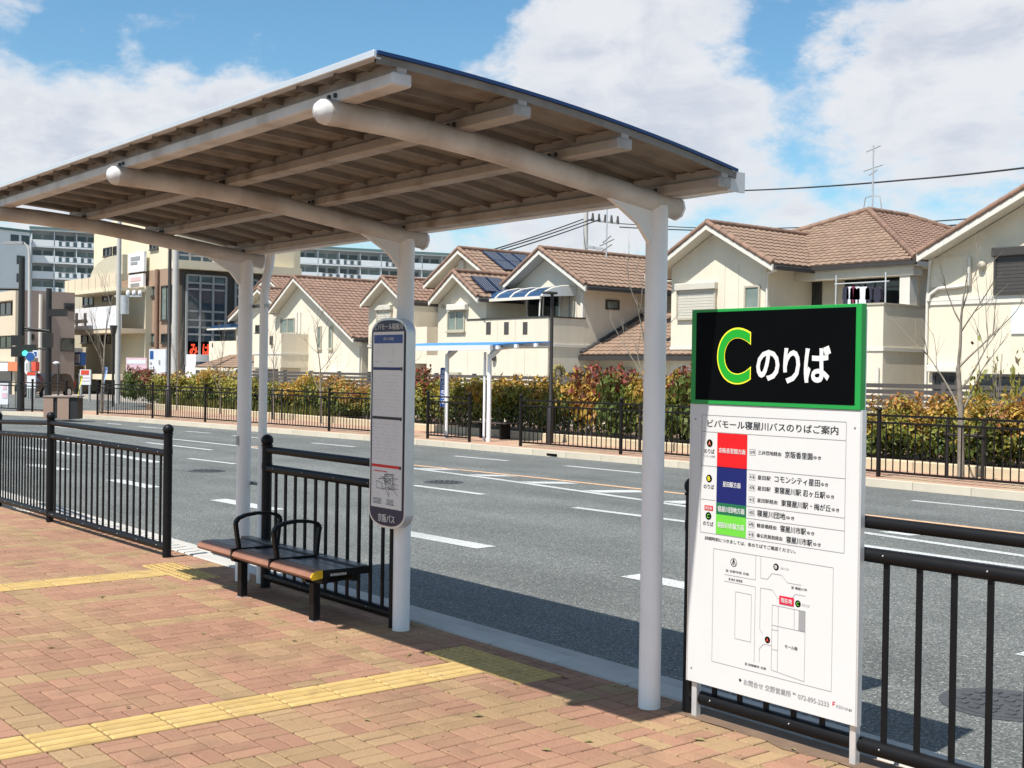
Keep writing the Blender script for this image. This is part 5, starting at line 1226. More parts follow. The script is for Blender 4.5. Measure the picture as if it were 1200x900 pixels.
# ---- long-roofed house (H2)
def house_long():
    t = thing('house', 'cream house with long sloping roof and two slit windows', 'house', (-50,HY,0), 'houses behind the hedge')
    yr = HY-.45; A = at(344,325,yr); L_ = at(314.7,364,yr); E = at(413.7,396,yr)
    xl = at(320,380,HY).x; xr = at(424,420,HY).x; sl = (A.z-E.z)/(E.x-A.x); sll = (A.z-L_.z)/(A.x-L_.x)
    obj('wall', MB().prism([(xl,BZ),(xl,A.z-.16-(A.x-xl)*sll),(A.x,A.z-.16),(E.x-.1,A.z-.16-(E.x-.1-A.x)*sl),(xr-.02,A.z-.2-(E.x-A.x)*sl),(xr-.02,BZ)], 'y', HY, HY+8.5), 'stucco', t)
    gable_roof(t, L_.x,L_.z, A.x,A.z, E.x,E.z, yr, HY+8.8, 'tile_b')
    joints(t, (362,400), 385, 450, HY)
    win(t, (329,373),(346,391),HY,'frame_beige','curtain_glass',1)
    for px in (375,388): win(t, (px-2.2,382),(px+2.2,409), HY,'frame_beige','curtain_glass',0)
    for px in (348,352): a = at(px,370,HY); obj('shutter_case', MB().box(a.x-.06,a.x+.1,HY-.06,HY,at(px,391,HY).z,at(px,366,HY).z), 'trim_white', t)
    xb = at(361,420,HY).x; yb = atx(329.5,420,xb).y; zt = at(345,391,yb+.6).z; zb = at(345,431,yb+.4).z; xa_ = at(298,400,yb).x
    bal = obj('balcony', MB().box(xa_,xb,yb,yb+.15,zb,zt).box(xb-.15,xb,yb+.15,HY,zb,zt).box(xa_,xb-.15,yb+.15,HY,zb,zb+.12), 'stucco_c', t)
    obj('belt_course', MB().box(xa_,xb+.03,yb-.03,yb,zt-.95,zt-.87).box(xb,xb+.03,yb,HY,zt-.95,zt-.87), 'trim_white', bal)
    obj('under_wall', MB().box(xb-1.2,xb-.01,yb+1.0,HY,BZ,zb), 'stucco_c', t); win(t, (300,432),(326,452),HY)
    p = at(319,399,yb); obj('wall_lamp', MB().box(p.x-.08,p.x+.08,yb-.1,yb,p.z-.2,p.z+.2), 'frame_dark', t)
    pipe(t, [(xr-.1,HY-.06,E.z-.35),(xr-.1,HY-.06,-.2)])
    obj('side_wall', MB().box(xr-.01,xr+.9,HY+1.2,HY+8,BZ,E.z-.3), 'steel_grey', t)
    obj('porch_box', MB().box(at(360,440,HY-.5).x,at(393,440,HY-.5).x,HY-.7,HY-.01,BZ,at(375,437,HY-.7).z), 'stucco', t)
house_long()
# ---- house behind the far column (H1)
def house_far():
    Yh = 29.5
    t = thing('house', 'cream house with blue awning half hidden by the far shelter column', 'house', (-58,Yh,0), 'houses behind the hedge')
    yr = Yh-.45; L_ = at(268,373,yr); A = at(302,338,yr); sl = (A.z-L_.z)/(A.x-L_.x); xe = 2*A.x-L_.x
    xl = at(276,400,Yh).x; xr = 2*A.x-xl
    obj('wall', MB().prism([(xl,BZ),(xl,A.z-.16-(A.x-xl)*sl),(A.x,A.z-.16),(xr,A.z-.16-(A.x-xl)*sl),(xr,BZ)], 'y', Yh, Yh+7), 'stucco', t)
    gable_roof(t, L_.x,L_.z, A.x,A.z, xe,L_.z, yr, Yh+7.3, 'tile_b')
    yr3 = Yh+1.5; B = at(312,324,yr3); BL = at(286,352,yr3); gable_roof(t, BL.x,BL.z, B.x,B.z, 2*B.x-BL.x,BL.z, yr3, yr3+7, 'tile_b')
    obj('rear_gable_wall', MB().prism([(BL.x+.4,BZ),(BL.x+.4,BL.z),(B.x,B.z-.16),(2*B.x-BL.x-.4,BL.z),(2*B.x-BL.x-.4,BZ)], 'y', yr3+.4, yr3+7), 'stucco', t)
    win(t, (300,381),(304,390),Yh)
    a = at(245,400,Yh-.2); b = at(277,420,Yh-.2); 
    bal = obj('balcony', MB().box(a.x,b.x,Yh-.2,Yh-.05,BZ,a.z).box(a.x,xl,Yh+1.4,Yh+1.6,BZ,a.z+1.3), 'stucco', t)
    obj('slot_opening', MB().box(at(254,0,Yh-.2).x-.07,at(254,0,Yh-.2).x+.07,Yh-.21,Yh-.19,at(255,407,Yh-.2).z,at(255,402,Yh-.2).z), 'shutter_dark', bal)
    win(t, (247,388),(276,404),Yh+1.38)
    zf = at(243,386,Yh-.2).z; prof = [(Yh-.5,zf),(Yh-.2,zf+.18),(Yh+.4,zf+.30),(Yh+1.35,zf+.36)]; x0 = at(243,386,Yh-.5).x; x1 = at(277,386,Yh-.5).x
    aw = obj('awning', MB().box(x0,x1,Yh-.54,Yh-.48,zf-.07,zf+.02), 'trim_white', t)
    for k in range(4):
        w = (x1-x0)/4; vs = [(x,y,z) for y, z in prof for x in (x0+k*w+.04,x0+(k+1)*w-.04)]; obj('awning_panel', MB().add(vs, [(2*i,2*i+1,2*i+3,2*i+2) for i in range(3)]), 'awning_blue', aw)
    yl = Yh-2.4; e0 = at(228,430,yl); e1 = at(281,430,yl); V = Vector((0,1.6,.62))
    lr = obj('lean_to_roof', MB().add([(e0.x,yl,e0.z-.03),(e1.x,yl,e0.z-.03),(e1.x,yl+1.7,e0.z+.62),(e0.x+.8,yl+1.7,e0.z+.62),(e0.x,yl,e0.z-.16),(e1.x,yl,e0.z-.16),(e1.x,yl+1.7,e0.z-.16),(e0.x,yl+1.7,e0.z-.16)], [(0,1,2,3),(4,7,6,5),(0,4,5,1),(1,5,6,2),(3,2,6,7),(0,3,7,4)]), 'soffit', t)
    obj('tile_course', tile_mesh((e0.x,yl,e0.z), (1,0,0), V, [(0,0),(e1.x-e0.x,0),(e1.x-e0.x,V.length),(.8,V.length)], 'tile'), 'tile', lr, fixn=False)
    obj('lean_to_wall', MB().box(at(234,440,yl+.4).x,e1.x+.6,yl+.4,Yh-.25,BZ,e0.z-.1), 'stucco', t)
house_far()
# ================================================================== BUILDINGS AT THE LEFT
def fbox(name, parent, p0, p1, Y, mt, y0=-.05, y1=.02):
    a = at(*p0, Y); b = at(*p1, Y); return obj(name, MB().box(a.x,b.x,Y+y0,Y+y1,b.z,a.z), mt, parent)
def sbox(name, parent, p0, p1, X, mt, x0=-.02, x1=.05):
    a = atx(*p0, X); b = atx(*p1, X); return obj(name, MB().box(X+x0,X+x1,a.y,b.y,min(a.z,b.z),max(a.z,b.z)), mt, parent)
def brown_building():
    Y = dep(137,340,74).y+.4; X = at(207,262,Y).x; xl = at(110,300,Y).x
    t = thing('building', 'brown and cream commercial building with tall dark glass front', 'building', (X-4,Y,0))
    zt = at(207,255,Y).z+.6; zs = at(170,318,Y).z
    yb = atx(345,300,X).y
    obj('wall', MB().box(xl,X,Y,yb,BZ,zs), 'brown_render', t); obj('upper_wall', MB().box(xl,X,Y,yb,zs+.002,zt), 'cream', t)
    obj('corner_strip', MB().box(X-1.0,X-.3,Y-.08,Y-.001,zs,zt), 'olive_beige', t)
    obj('side_panel', MB().box(X+.001,X+.25,Y+.25,yb,BZ,atx(230,318,X).z), 'dark_panel', t)
    obj('ledge', MB().box(X,X+.9,Y-.3,yb,zs-.1,zs+.35), 'cream', t)
    def sgrid(p0, p1, nx, zs_):
        a = atx(*p0, X+.3); b = atx(*p1, X+.3); X_ = X+.26
        w = obj('glazing', MB().box(X_-.02,X_+.02,a.y,b.y,b.z,a.z), 'glass_blue', t)
        for k in range(nx+1): y = a.y+(b.y-a.y)*k/nx; obj('mullion', MB().box(X_+.021,X_+.12,y-.055,y+.055,b.z,a.z), 'steel_grey', w)
        for f in zs_: z = a.z+(b.z-a.z)*f; obj('transom', MB().box(X_+.021,X_+.10,a.y,b.y,z-.05,z+.05), 'steel_grey', w)
        return a, b
    a, b = sgrid((219,322),(263.5,428), 3, (0,.085,.155,.40,.50,.58,.66,1))
    sgrid((276,327),(300,428), 2, (0,.1,.2,.5,.7,1)); 
    sgrid((208,284),(250,313), 3, (0,.25,.55,1)); sgrid((266,300),(300,316), 2, (0,1))
    ny = (b.y-a.y)/3
    for j, (ch, r_, c_) in enumerate((('み',0,0),('み',1,0),('は',0,1),('や',1,1))):
        y0 = a.y+c_*ny*.98+ny*.2; z1 = atx(219,401+ (12 if r_ else 0),X+.3).z
        text(t, ch, y0,y0+ny*.6, z1-.75,z1-.08, 0, 'neon_red', .03, face='+x', plane=X+.44)
    obj('sign_back', MB().box(X+.282,X+.30,a.y+.1,b.y-ny-.1,b.z,atx(219,400,X+.3).z), 'sign_black', t)
    # street front
    for p0, p1, g_ in (((176,336),(185,346.5),'curtain_glass'),((174,391),(184,402),'curtain_glass'),((190,335),(202,375),'curtain_glass'),((190,391),(202,402),'glass_dark'),((176.5,281),(186,291.5),'glass_dark'),((153,305),(157,324),'glass_dark'),((122,291),(131.5,299.5),'glass_dark'),((133.5,289),(137.5,299),'glass_dark')):
        win(t, p0, p1, Y, 'frame_dark', g_, 1, .08)
    for p0, p1 in (((157,298),(175.5,318)),((157,323),(174.5,343)),((156,345),(174,368))):
        s = fbox('hanging_board', t, p0, p1, Y, 'board_white', -.35, -.2)
    fbox('print_band', t, (159,352),(172,362), Y, 'board_pink', -.37, -.352)
    for x_, y_, w_, h_, m_ in ((160,302,11,3,'ink_grey'),(160,308,8,2,'ink_grey'),(160,326,12,3,'board_pink'),(160,333,10,4,'ink_grey'),(158,347,4,8,'ink_grey')): fbox('print_band', t, (x_,y_),(x_+w_,y_+h_), Y, m_, -.366, -.351)
    fbox('poster', t, (152,378),(155.5,410), Y, 'board_white', -.12, -.02)
    a_ = at(186.5,320,Y); obj('downpipe', MB().tube([(a_.x,Y-.12,zs),(a_.x,Y-.12,0)], .12, 6), 'verge', t)
    a_ = at(257,315,Y); p = atx(258,316,X+.3); ac = obj('air_conditioner', MB().box(X+.3,X+.8,p.y-.5,p.y+.5,zs+.36,zs+1.1,.04), 'board_white', t)
    obj('fan', MB().prism([(p.y+.28*math.cos(k*math.pi/6),zs+.72+.28*math.sin(k*math.pi/6)) for k in range(12)], 'x', X+.8, X+.83), 'shutter_dark', ac)
    obj('shop_front', MB().box(X+.26,X+1.6,Y+.5,yb,BZ,2.3), 'board_white', t); obj('shop_band', MB().box(X+1.6,X+1.66,Y+.5,yb,1.2,1.9), 'glass_blue', t)
brown_building()
def balcony_building():
    Y = dep(137,340,74).y; xr = at(139,340,Y-1.6).x; xl = at(88,340,Y).x; xL = at(76,340,Y-1.6).x
    t = thing('building', 'beige three-storey building with white balcony panel and rounded roof wall', 'building', ((xl+xr)/2,Y,0))
    zt = at(110,342,Y).z; obj('wall', MB().box(xl,xr,Y,Y+9,BZ,zt), 'olive_beige', t)
    obj('upper_block', MB().box(at(110,300,Y+5).x,xr,Y+5,Y+10,zt,at(120,282,Y+5).z), 'cream', t)
    Yb = Y-1.6
    b1 = obj('balcony', MB().box(at(76,330,Yb).x,xr,Yb,Yb+.2,at(100,341,Yb).z,at(100,326,Yb).z).box(at(76,330,Yb).x,at(76,330,Yb).x+.2,Yb+.2,Y+4,at(100,341,Yb).z,at(100,326,Yb).z), 'pale_beige', t)
    obj('slab', MB().box(at(76,330,Yb).x-.1,xr,Yb-.1,Y,at(100,344.5,Yb).z,at(100,341,Yb).z-.002), 'cream', b1)
    c = at(120,326,Yb); r = at(136,326,Yb).x-at(101,326,Yb).x
    pts = [(at(101,326,Yb).x,c.z-.2)]; 
    for k in range(9): a = math.pi-k*math.pi/2/8; pts.append((at(126,326,Yb).x+(at(126,326,Yb).x-at(101,326,Yb).x)*math.cos(a), c.z-.1+1.35*math.sin(a)))
    pts += [(xr,pts[-1][1]),(xr,c.z-.2)]
    obj('rounded_wall', MB().prism(pts, 'y', Yb+.21, Yb+.5), 'olive_beige', t)
    for k in range(8): x = at(80+8*k,334,Yb).x; obj('panel_joint', MB().box(x-.03,x+.03,Yb-.02,Yb-.001,at(100,341,Yb).z,at(100,326,Yb).z), 'olive_beige', b1)
    b2 = obj('balcony', MB().box(at(73,370,Yb).x,xr,Yb,Yb+.2,at(100,386,Yb).z,at(100,361,Yb).z), 'board_white', t)
    obj('slab', MB().box(at(74,370,Yb).x,xr,Yb+.05,Y,at(100,391,Yb).z,at(100,386,Yb).z-.002), 'pale_beige', b2)
    for px in (90,100): fbox('emblem', b2, (px-1,367),(px+1.4,381), Yb, 'shutter_dark', -.05, -.002)
    fbox('emblem', b2, (85,375.2),(103,376.6), Yb, 'shutter_dark', -.055, -.052)
    for p0, p1 in (((98,343),(110,358)),((121,341),(131,352)),((96,392),(110,402)),((120,392),(130,402))): win(t, p0, p1, Y, 'frame_dark','glass_dark',1,.08)
    obj('ground_canopy', MB().box(at(74,440,Yb).x,xr,Yb,Y,at(100,444,Yb).z,at(100,438,Yb).z), 'cream', t)
    for k in range(5): fbox('panel', t, (74+5*k,428),(78.4+5*k,437), Yb+.4, 'pale_beige', -.05, .05)
    for p0, p1 in (((73,446),(95,470)),((108,446),(118,470)),((122,446),(136,470))): fbox('shop_opening', t, p0, p1, Y, 'glass_dark', -.12, -.02)
    fbox('air_unit', t, (82,408),(87,413), Yb, 'board_white', -.3, .2); fbox('air_unit', t, (89,408),(93,413), Yb, 'board_white', -.3, .2)
    s = thing('shop_sign', 'pale blue-framed billboard on the beige balcony building', 'sign', at(86,421,Yb-.5)); a = at(73,413,Yb-.5); b = at(98.5,428,Yb-.5)
    obj('board', MB().box(a.x,b.x,Yb-.7,Yb-.4,b.z,a.z), 'board_blue', s); obj('face', MB().box(a.x+.12,b.x-.12,Yb-.72,Yb-.701,b.z+.12,a.z-.12), 'board_white', s); obj('print', MB().box(a.x+.4,b.x-.5,Yb-.735,Yb-.722,b.z+.3,a.z-.3), 'board_pink', s)
balcony_building()
def left_shop():
    X = dep(29,340,70).x; Y = dep(29,340,70).y; t = thing('building', 'mauve-brown building with pale balconies and red shop sign at far left', 'building', (X-5,Y,0))
    zt = at(29,340,Y).z; yb = atx(88,342,X).y; xl = at(-70,340,Y).x
    obj('wall', MB().box(X-3,X,Y,yb,BZ,zt), 'mauve_brown', t); obj('balcony_wing', MB().box(xl,X-3.002,Y+.8,yb,BZ,zt-.1), 'pale_beige', t)
    obj('corner_pier', MB().box(X-.5,X-.001,Y-.5,Y-.002,BZ,zt-.05), 'pale_beige', t)
    for y0, y1 in ((341,352),(370,393),(409,424)):
        obj('balcony', MB().box(xl,X-.502,Y-.5,Y-.004,at(10,y1,Y-.5).z,at(10,y0,Y-.5).z), 'pale_beige', t)
    for p0, p1 in (((0,354),(14,369)),((16,356),(22,369)),((0,394),(15,408))): win(t, p0, p1, Y-.01, 'frame_dark','glass_dark',1,.06)
    for p0, p1 in (((75,355),(87,365)),((71,396),(87,412)),((33,391),(40,399))): win(t, p0, p1, None, 'frame_dark','glass_dark',0,.06, X=X)
    obj('shop_opening', MB().box(xl,X-.51,Y-.56,Y-.50,BZ,at(20,436,Y-.6).z), 'glass_dark', t)
    p = atx(47,345,X); obj('downpipe', MB().tube([(X+.1,p.y,p.z),(X+.1,p.y,0)], .1, 6), 'trim_white', t)
    s = thing('shop_sign', 'red and white shop fascia sign at the far left', 'sign', at(20,430,Y-.7)); Ys = Y-.75
    for n_, p0, p1, mt in (('white_panel',(-60,424),(11,435),'board_white'),('orange_panel',(11.5,424),(26,435),'shop_orange'),('red_panel',(26.5,424),(44,435),'shop_red')): fbox(n_, s, p0, p1, Ys, mt, -.1, .1)
    c = at(35,430,Ys); obj('emblem', MB().prism([(c.x+.55*math.cos(k*math.pi/8),c.z+.42*math.sin(k*math.pi/8)) for k in range(16)], 'y', Ys-.14, Ys-.101), 'board_white', s)
    obj('emblem_mark', MB().box(c.x-.18,c.x+.18,Ys-.16,Ys-.141,c.z-.2,c.z+.2), 'steel_grey', s)
left_shop()
# ---- apartment blocks far behind
def apartment(P, Q, H, floors, bays, label, fl=2.75, fh=1.15, pattern=None, base_cut=0):
    P = Vector((P[0],P[1],0)); Q = Vector((Q[0],Q[1],0)); d = (Q-P); L_ = d.length; d.normalize(); n = Vector((d.y,-d.x,0))
    if n.dot(-P) < 0: n = -n
    up = Vector((0,0,1)); t = thing('apartment_block', label, 'building', (P+Q)/2, 'apartment blocks on the skyline')
    def B(name, u0, u1, o0, o1, z0, z1, mt, par=None):
        c = P+d*((u0+u1)/2)+n*((o0+o1)/2)+up*((z0+z1)/2); return obj(name, MB().obox(c, d, n, up, (u1-u0)/2, (o1-o0)/2, (z1-z0)/2), mt, par or t)
    B('wall', 0, L_, -10, 0, BZ, H-.3, 'apt_grey'); B('roof_slab', -.4, L_+.4, -10.4, 1.9, H-.3, H, 'apt_white'); B('roof_edge', -.45, L_+.45, 1.9, 2.0, H-.12, H+.32, 'apt_trim')
    bw = L_/bays
    for f in range(floors):
        z = H-.3-fl*(f+1)
        s = B('floor_slab', 0, L_, .002, 1.6, z-.15, z+.05, 'apt_white')
        for k in range(bays):
            u = k*bw; pat = (k+f*0) % 2
            if pattern: pat = pattern[k % len(pattern)]
            if pat == 0: B('parapet', u+.1, u+bw-.1, 1.5, 1.62, z+.05, z+fh, 'apt_white', s)
            else:
                B('parapet', u+.1, u+bw*.2, 1.5, 1.62, z+.05, z+fh, 'apt_white', s)
                r_ = B('balustrade', u+bw*.2, u+bw-.1, 1.54, 1.58, z+.05, z+fh-.05, 'steel_grey', s)
                for q in range(5): uu = u+bw*(.25+.17*q); B('panel', uu-.25, uu+.25, 1.585, 1.60, z+.2, z+fh-.2, 'apt_white' if q % 2 else 'glass_blue', s)
            for w_ in (.08,.55): B('window', u+bw*w_, u+bw*(w_+.36), .002, .05, z+.25, z+2.15, 'glass_dark' if (k+f) % 3 else 'curtain_glass')
            B('divider', u-.06, u+.06, .002, 1.45, z+.05, z+fl-.2, 'apt_white')
    return t
a = dep(325,289,232); b = dep(520,300.5,245); d_ = (b-a); a2 = a-d_*.15; b2 = b+d_*.35
apartment(a2.xy, b2.xy, a.z, 6, 12, 'long white apartment block with balconies behind the roofs', pattern=[1,0,0,1,1,0])
# separate left block
a = dep(37,268.5,215); b = dep(140,274,221); d_ = b-a; b2 = b+d_*.5
apartment(a.xy, b2.xy, a.z, 7, 6, 'grey-white apartment block with balconies at upper left', fl=2.75, pattern=[0,1,1,0,1])
Pz = dep(35,272,212); Pl = dep(-60,266,200)
tb = thing('apartment_block', 'plain white apartment gable end at the left edge', 'building', (Pz.x,Pz.y,0), 'apartment blocks on the skyline')
dd = Vector((Pz.x-Pl.x, Pz.y-Pl.y, 0)).normalized(); nn = Vector((dd.y,-dd.x,0)); nn = nn if nn.dot(-Pz) > 0 else -nn
ln = (Pz-Pl).length; cc_ = Pz-dd*ln/2; up = Vector((0,0,1))
obj('wall', MB().obox(Vector((cc_.x,cc_.y,Pz.z/2))-nn*5, dd, nn, up, ln/2, 5, Pz.z/2), 'apt_white', tb); obj('roof_edge', MB().obox(Vector((cc_.x,cc_.y,Pz.z+.1))-nn*5, dd, nn, up, ln/2+.3, 5.3, .2), 'apt_trim', tb)
for px, py in ((32,281),(22,305),(22,326),(8,281)):
    p = dep(px,py,211); u = (p-Pz).dot(dd); obj('window', MB().obox(Pz+dd*u+Vector((0,0,p.z-Pz.z))+nn*.02, dd, nn, up, .75, .06, .75), 'glass_dark', tb)
# ---- poles, wires, signals
def pole(base, h, r0, r1, label, mt='pole_conc', name='utility_pole'):
    t = thing(name, label, 'utility pole', base); b = Vector(base); obj('mast', MB().tube([b+Vector((0,0,-.1)), b+Vector((0,0,h))], [r0,r1], 10), mt, t); return t
p = dep(137.5,478,56); hz = dep(139,262,56).z
t = pole((p.x,p.y,0), hz+.6, .125, .095, 'grey concrete utility pole before the balcony building')
q = dep(146,350,56); obj('transformer', MB().tube([(q.x,q.y,q.z-.7),(q.x,q.y,q.z+.15)], .20, 12), 'galv', t); obj('bracket', MB().bar((p.x,p.y,q.z-.3),(q.x,q.y,q.z-.3),.06,.06), 'galv', t)
obj('cross_arm', MB().bar(dep(137,347,56)-CR*.1, dep(166,347,56), .08, .08), 'galv', t)
for k in range(3): obj('insulator', MB().ball(dep(150+7*k,347,56)+Vector((0,0,.14)), .10, 6, 5, 1.3), 'board_white', t)
p = dep(204,470,60); hz = dep(205,284,60).z; pole((p.x,p.y,0), hz, .16, .14, 'pale thick pole at the corner of the brown building', 'pole_conc')
P0 = dep(686,300,70); tz = dep(686,247,70).z; t = pole((P0.x,P0.y,0), tz, .20, .13, 'grey utility pole rising behind the awning house roof')
ca = dep(683,257,70); cb = dep(726,262,70); obj('cross_arm', MB().bar(ca, cb, .10, .10), 'steel_grey', t)
for k in range(6): q = ca.lerp(cb, .1+.17*k); obj('insulator', MB().tube([q, q+Vector((0,0,.42))], [.10,.05], 6), 'shutter_dark', t)
obj('lower_arm', MB().bar(dep(688,289,70), dep(711,293,70), .28, .14), 'galv', t)
an = dep(711,300,40); t2 = thing('tv_antenna', 'thin TV antenna mast above the awning house roof', 'antenna', an)
obj('mast', MB().tube([dep(710.5,302,36), dep(711.5,243,36)], .022, 6), 'galv', t2)
for y0, w in ((284,.35),(290,.25),(280,.2)): q = dep(711,y0,36); obj('element', MB().tube([q-CR*w*.6+Vector((0,0,-.1)), q+CR*w*.6+Vector((0,0,.1))], .028, 5), 'steel_grey', t2)
def wire(pts, label, r=.022):
    P = [Vector(p) for p in pts]; q = []
    for a, b in zip(P[:-1], P[1:]):
        L_ = (b-a).length; sag = .012*L_
        for k in range(12): f = k/12; v = a.lerp(b,f); v.z -= sag*4*f*(1-f)*.35; q.append(v)
    q.append(P[-1]); return tag(obj('power_line', MB().tube(q, r, 5), 'wire'), label, 'wire')
top = dep(686,247,70)
wire([ca, dep(573,294,60)], 'upper of three wires falling left from the utility pole', .035)
wire([ca+CR*.5, dep(583,293.5,60)], 'middle of three wires falling left from the utility pole', .035)
wire([ca+CR*1.0, dep(594,294,60)], 'lowest of three wires falling left from the utility pole', .035)
wire([top, dep(865,223.5,58), dep(1060,211,46), dep(1260,189,36)], 'thick overhead cable crossing the sky at the right', .034)
wire([cb, dep(850,268,64), dep(1050,262,52), dep(1260,245,42)], 'upper cable passing behind the hipped roof', .026)
wire([cb-Vector((0,0,.2)), dep(850,270.5,64), dep(1050,267.5,52), dep(1260,253,42)], 'lower cable passing behind the hipped roof', .034)
def signal_pole(px, base_py, top_py, D, label):
    b = dep(px,base_py,D); t = thing('signal_pole', label, 'traffic signal', (b.x,b.y,-.05)); top = dep(px+2,top_py,D)
    obj('mast', MB().tube([(b.x,b.y,-.1),(b.x,b.y,top.z)], [.13,.10], 10), 'signal_black', t); return t, b
t, b = signal_pole(24,482,302,43, 'tall black signal pole with a green light at the far left')
z = dep(24,384,43).z; obj('arm', MB().tube([(b.x,b.y,z), dep(58,388,43)], .05, 6), 'signal_black', t); z = dep(24,339,43).z
obj('arm', MB().tube([(b.x,b.y,z), dep(-30,338,43)], .05, 6), 'signal_black', t)
def lens_box(px, py, D, w, h, mt, par, nm='signal_head'):
    c = dep(px,py,D); o = obj(nm, MB().obox(c, CR, Vector((CF.x,CF.y,0)).normalized(), Vector((0,0,1)), w/2, .12, h/2), 'signal_black', par)
    return o, c
h_, c = lens_box(31,411,42.6,.62,.42,'signal_black',t); f_ = -Vector((CF.x,CF.y,0)).normalized()
q = dep(29.5,414,42.4); obj('green_lens', MB().tube([q, q+f_*.06], [.09,.08], 12), 'green_lamp', h_)
for py in (399,412): lens_box(20.5,py,42.6,.36,.36,'x',t,'signal_head')
rs1 = thing('road_sign', 'round blue road sign beside the green signal light', 'sign', dep(35,418,42)); q = dep(35.5,418,42.2)
obj('disc', MB().tube([q, q+f_*.03], .15, 20), 'board_blue', rs1); obj('rim', MB().tube([q-f_*.03, q+f_*.0], .165, 20), 'board_white', rs1)
q = dep(41.5,415,42.4); s2 = thing('road_sign', 'small square blue and white road sign beside the signal', 'sign', q); obj('plate', MB().obox(q, CR, f_, Vector((0,0,1)), .09, .015, .13), 'board_white', s2); obj('symbol', MB().obox(q+f_*.018, CR, f_, Vector((0,0,1)), .05, .004, .08), 'board_blue', s2)
t, b = signal_pole(56,478,338,45, 'second black signal pole with a sideways signal head')
h_, c = lens_box(68,366.5,44.8,.62,.26,'x',t); lens_box(56,399,44.6,.32,.55,'x',t)
obj('arm', MB().tube([dep(56,388,45), dep(27,387,45)], .045, 6), 'signal_black', t); obj('arm', MB().tube([dep(57,409,45), dep(36,408,45)], .04, 6), 'signal_black', t)
lp = thing('lamp_post', 'curved grey street lamp rising at the upper left', 'lamp post', dep(35,478,62), 'street lamps across the road'); b = dep(34.5,478,62)
obj('pole', MB().tube([(b.x,b.y,-.1), dep(34.5,300,62), dep(33,290,62), dep(28,285,62), dep(10,284.5,62)], [.10,.08,.07,.06,.06], 8), 'pole_conc', lp); obj('lamp_head', MB().bar(dep(27,284.5,61.9), dep(5,284.5,61.9), .22, .14), 'steel_grey', lp)
b = dep(132,480,50); lp = thing('lamp_post', 'short dark lantern post left of the grey utility pole', 'lamp post', (b.x,b.y,0), 'street lamps across the road')
q = dep(134,390,50); obj('pole', MB().tube([(b.x,b.y,-.05),(b.x,b.y,q.z)], .05, 8), 'pole_brown', lp); obj('lantern', MB().tube([(b.x,b.y,q.z-.05),(b.x,b.y,q.z+.3)], [.10,.17], 8), 'frame_dark', lp)
b = dep(68,478,48); lp = thing('lamp_post', 'thin post with a small pale dome lamp before the red shop', 'lamp post', (b.x,b.y,0), 'street lamps across the road'); q = dep(68,427,48)
obj('pole', MB().tube([(b.x,b.y,-.05),(b.x,b.y,q.z)], .035, 6), 'frame_dark', lp); obj('dome', MB().ball((b.x-.1,b.y-.05,q.z+.05), .14, 8, 5, .45), 'board_white', lp)
# ---- roadside signs, banners, cabinets, car
def board(px0, py0, px1, py1, D, label, mt, legs=True, bands=(), cat='sign', name='billboard'):
    a = dep(px0,py0,D); b = dep(px1,py1,D); c = (a+b)/2; w = (b-a).dot(CR)/2; h = abs(a.z-b.z)/2; u = Vector((CR.x,CR.y,0)).normalized(); f = -Vector((CF.x,CF.y,0)).normalized(); up = Vector((0,0,1))
    t = thing(name, label, cat, (c.x,c.y,max(0,b.z) if legs else b.z)); obj('panel', MB().obox(c, u, f, up, w, .05, h), mt, t)
    for (fx0,fz0,fx1,fz1,m2) in bands:
        q = c+u*(w*(fx0+fx1-1))+up*(h*(1-fz0-fz1))+f*.056; obj('print', MB().obox(q, u, f, up, w*(fx1-fx0), .004, h*(fz1-fz0)), m2, t)
    if legs:
        for s in (-.8,.8): q = c+u*w*s; obj('leg', MB().tube([(q.x,q.y,0),(q.x,q.y,c.z-h+.05)], .05, 6), 'steel_grey', t)
    return t
board(148,419,172,452,60, 'pink billboard left of the white one before the brown building', 'board_pink', bands=[(.05,.08,.95,.22,'board_white'),(.1,.7,.9,.9,'board_white')])
board(175,409,200,446,58, 'white billboard with blue square before the brown building', 'board_white', bands=[(.04,.06,.2,.32,'board_blue'),(.45,.35,.52,.5,'ink_grey'),(.05,.42,.13,.5,'ink_grey'),(.3,.75,.95,.85,'board_pink')])
board(94,433,106.5,451,55, 'white roadside sign with a red top band', 'board_white', bands=[(.1,.04,.85,.34,'shop_red'),(.1,.5,.9,.56,'board_pink'),(.1,.7,.9,.76,'board_pink')])
board(32,436,42,455,58, 'small white shop panel with red top beneath the fascia', 'board_white', bands=[(0,.0,1,.2,'shop_red')], legs=True)
board(0,449,10,474,46, 'white and pink advertising board at the left edge', 'board_white', bands=[(.3,.45,.9,.7,'board_pink'),(.4,.1,.8,.3,'board_pink')])
board(205,440,240,452,64, 'low red and white shop sign strip below the glass front', 'board_white', bands=[(.4,.2,.95,.5,'shop_red'),(.05,.2,.25,.7,'board_blue')])
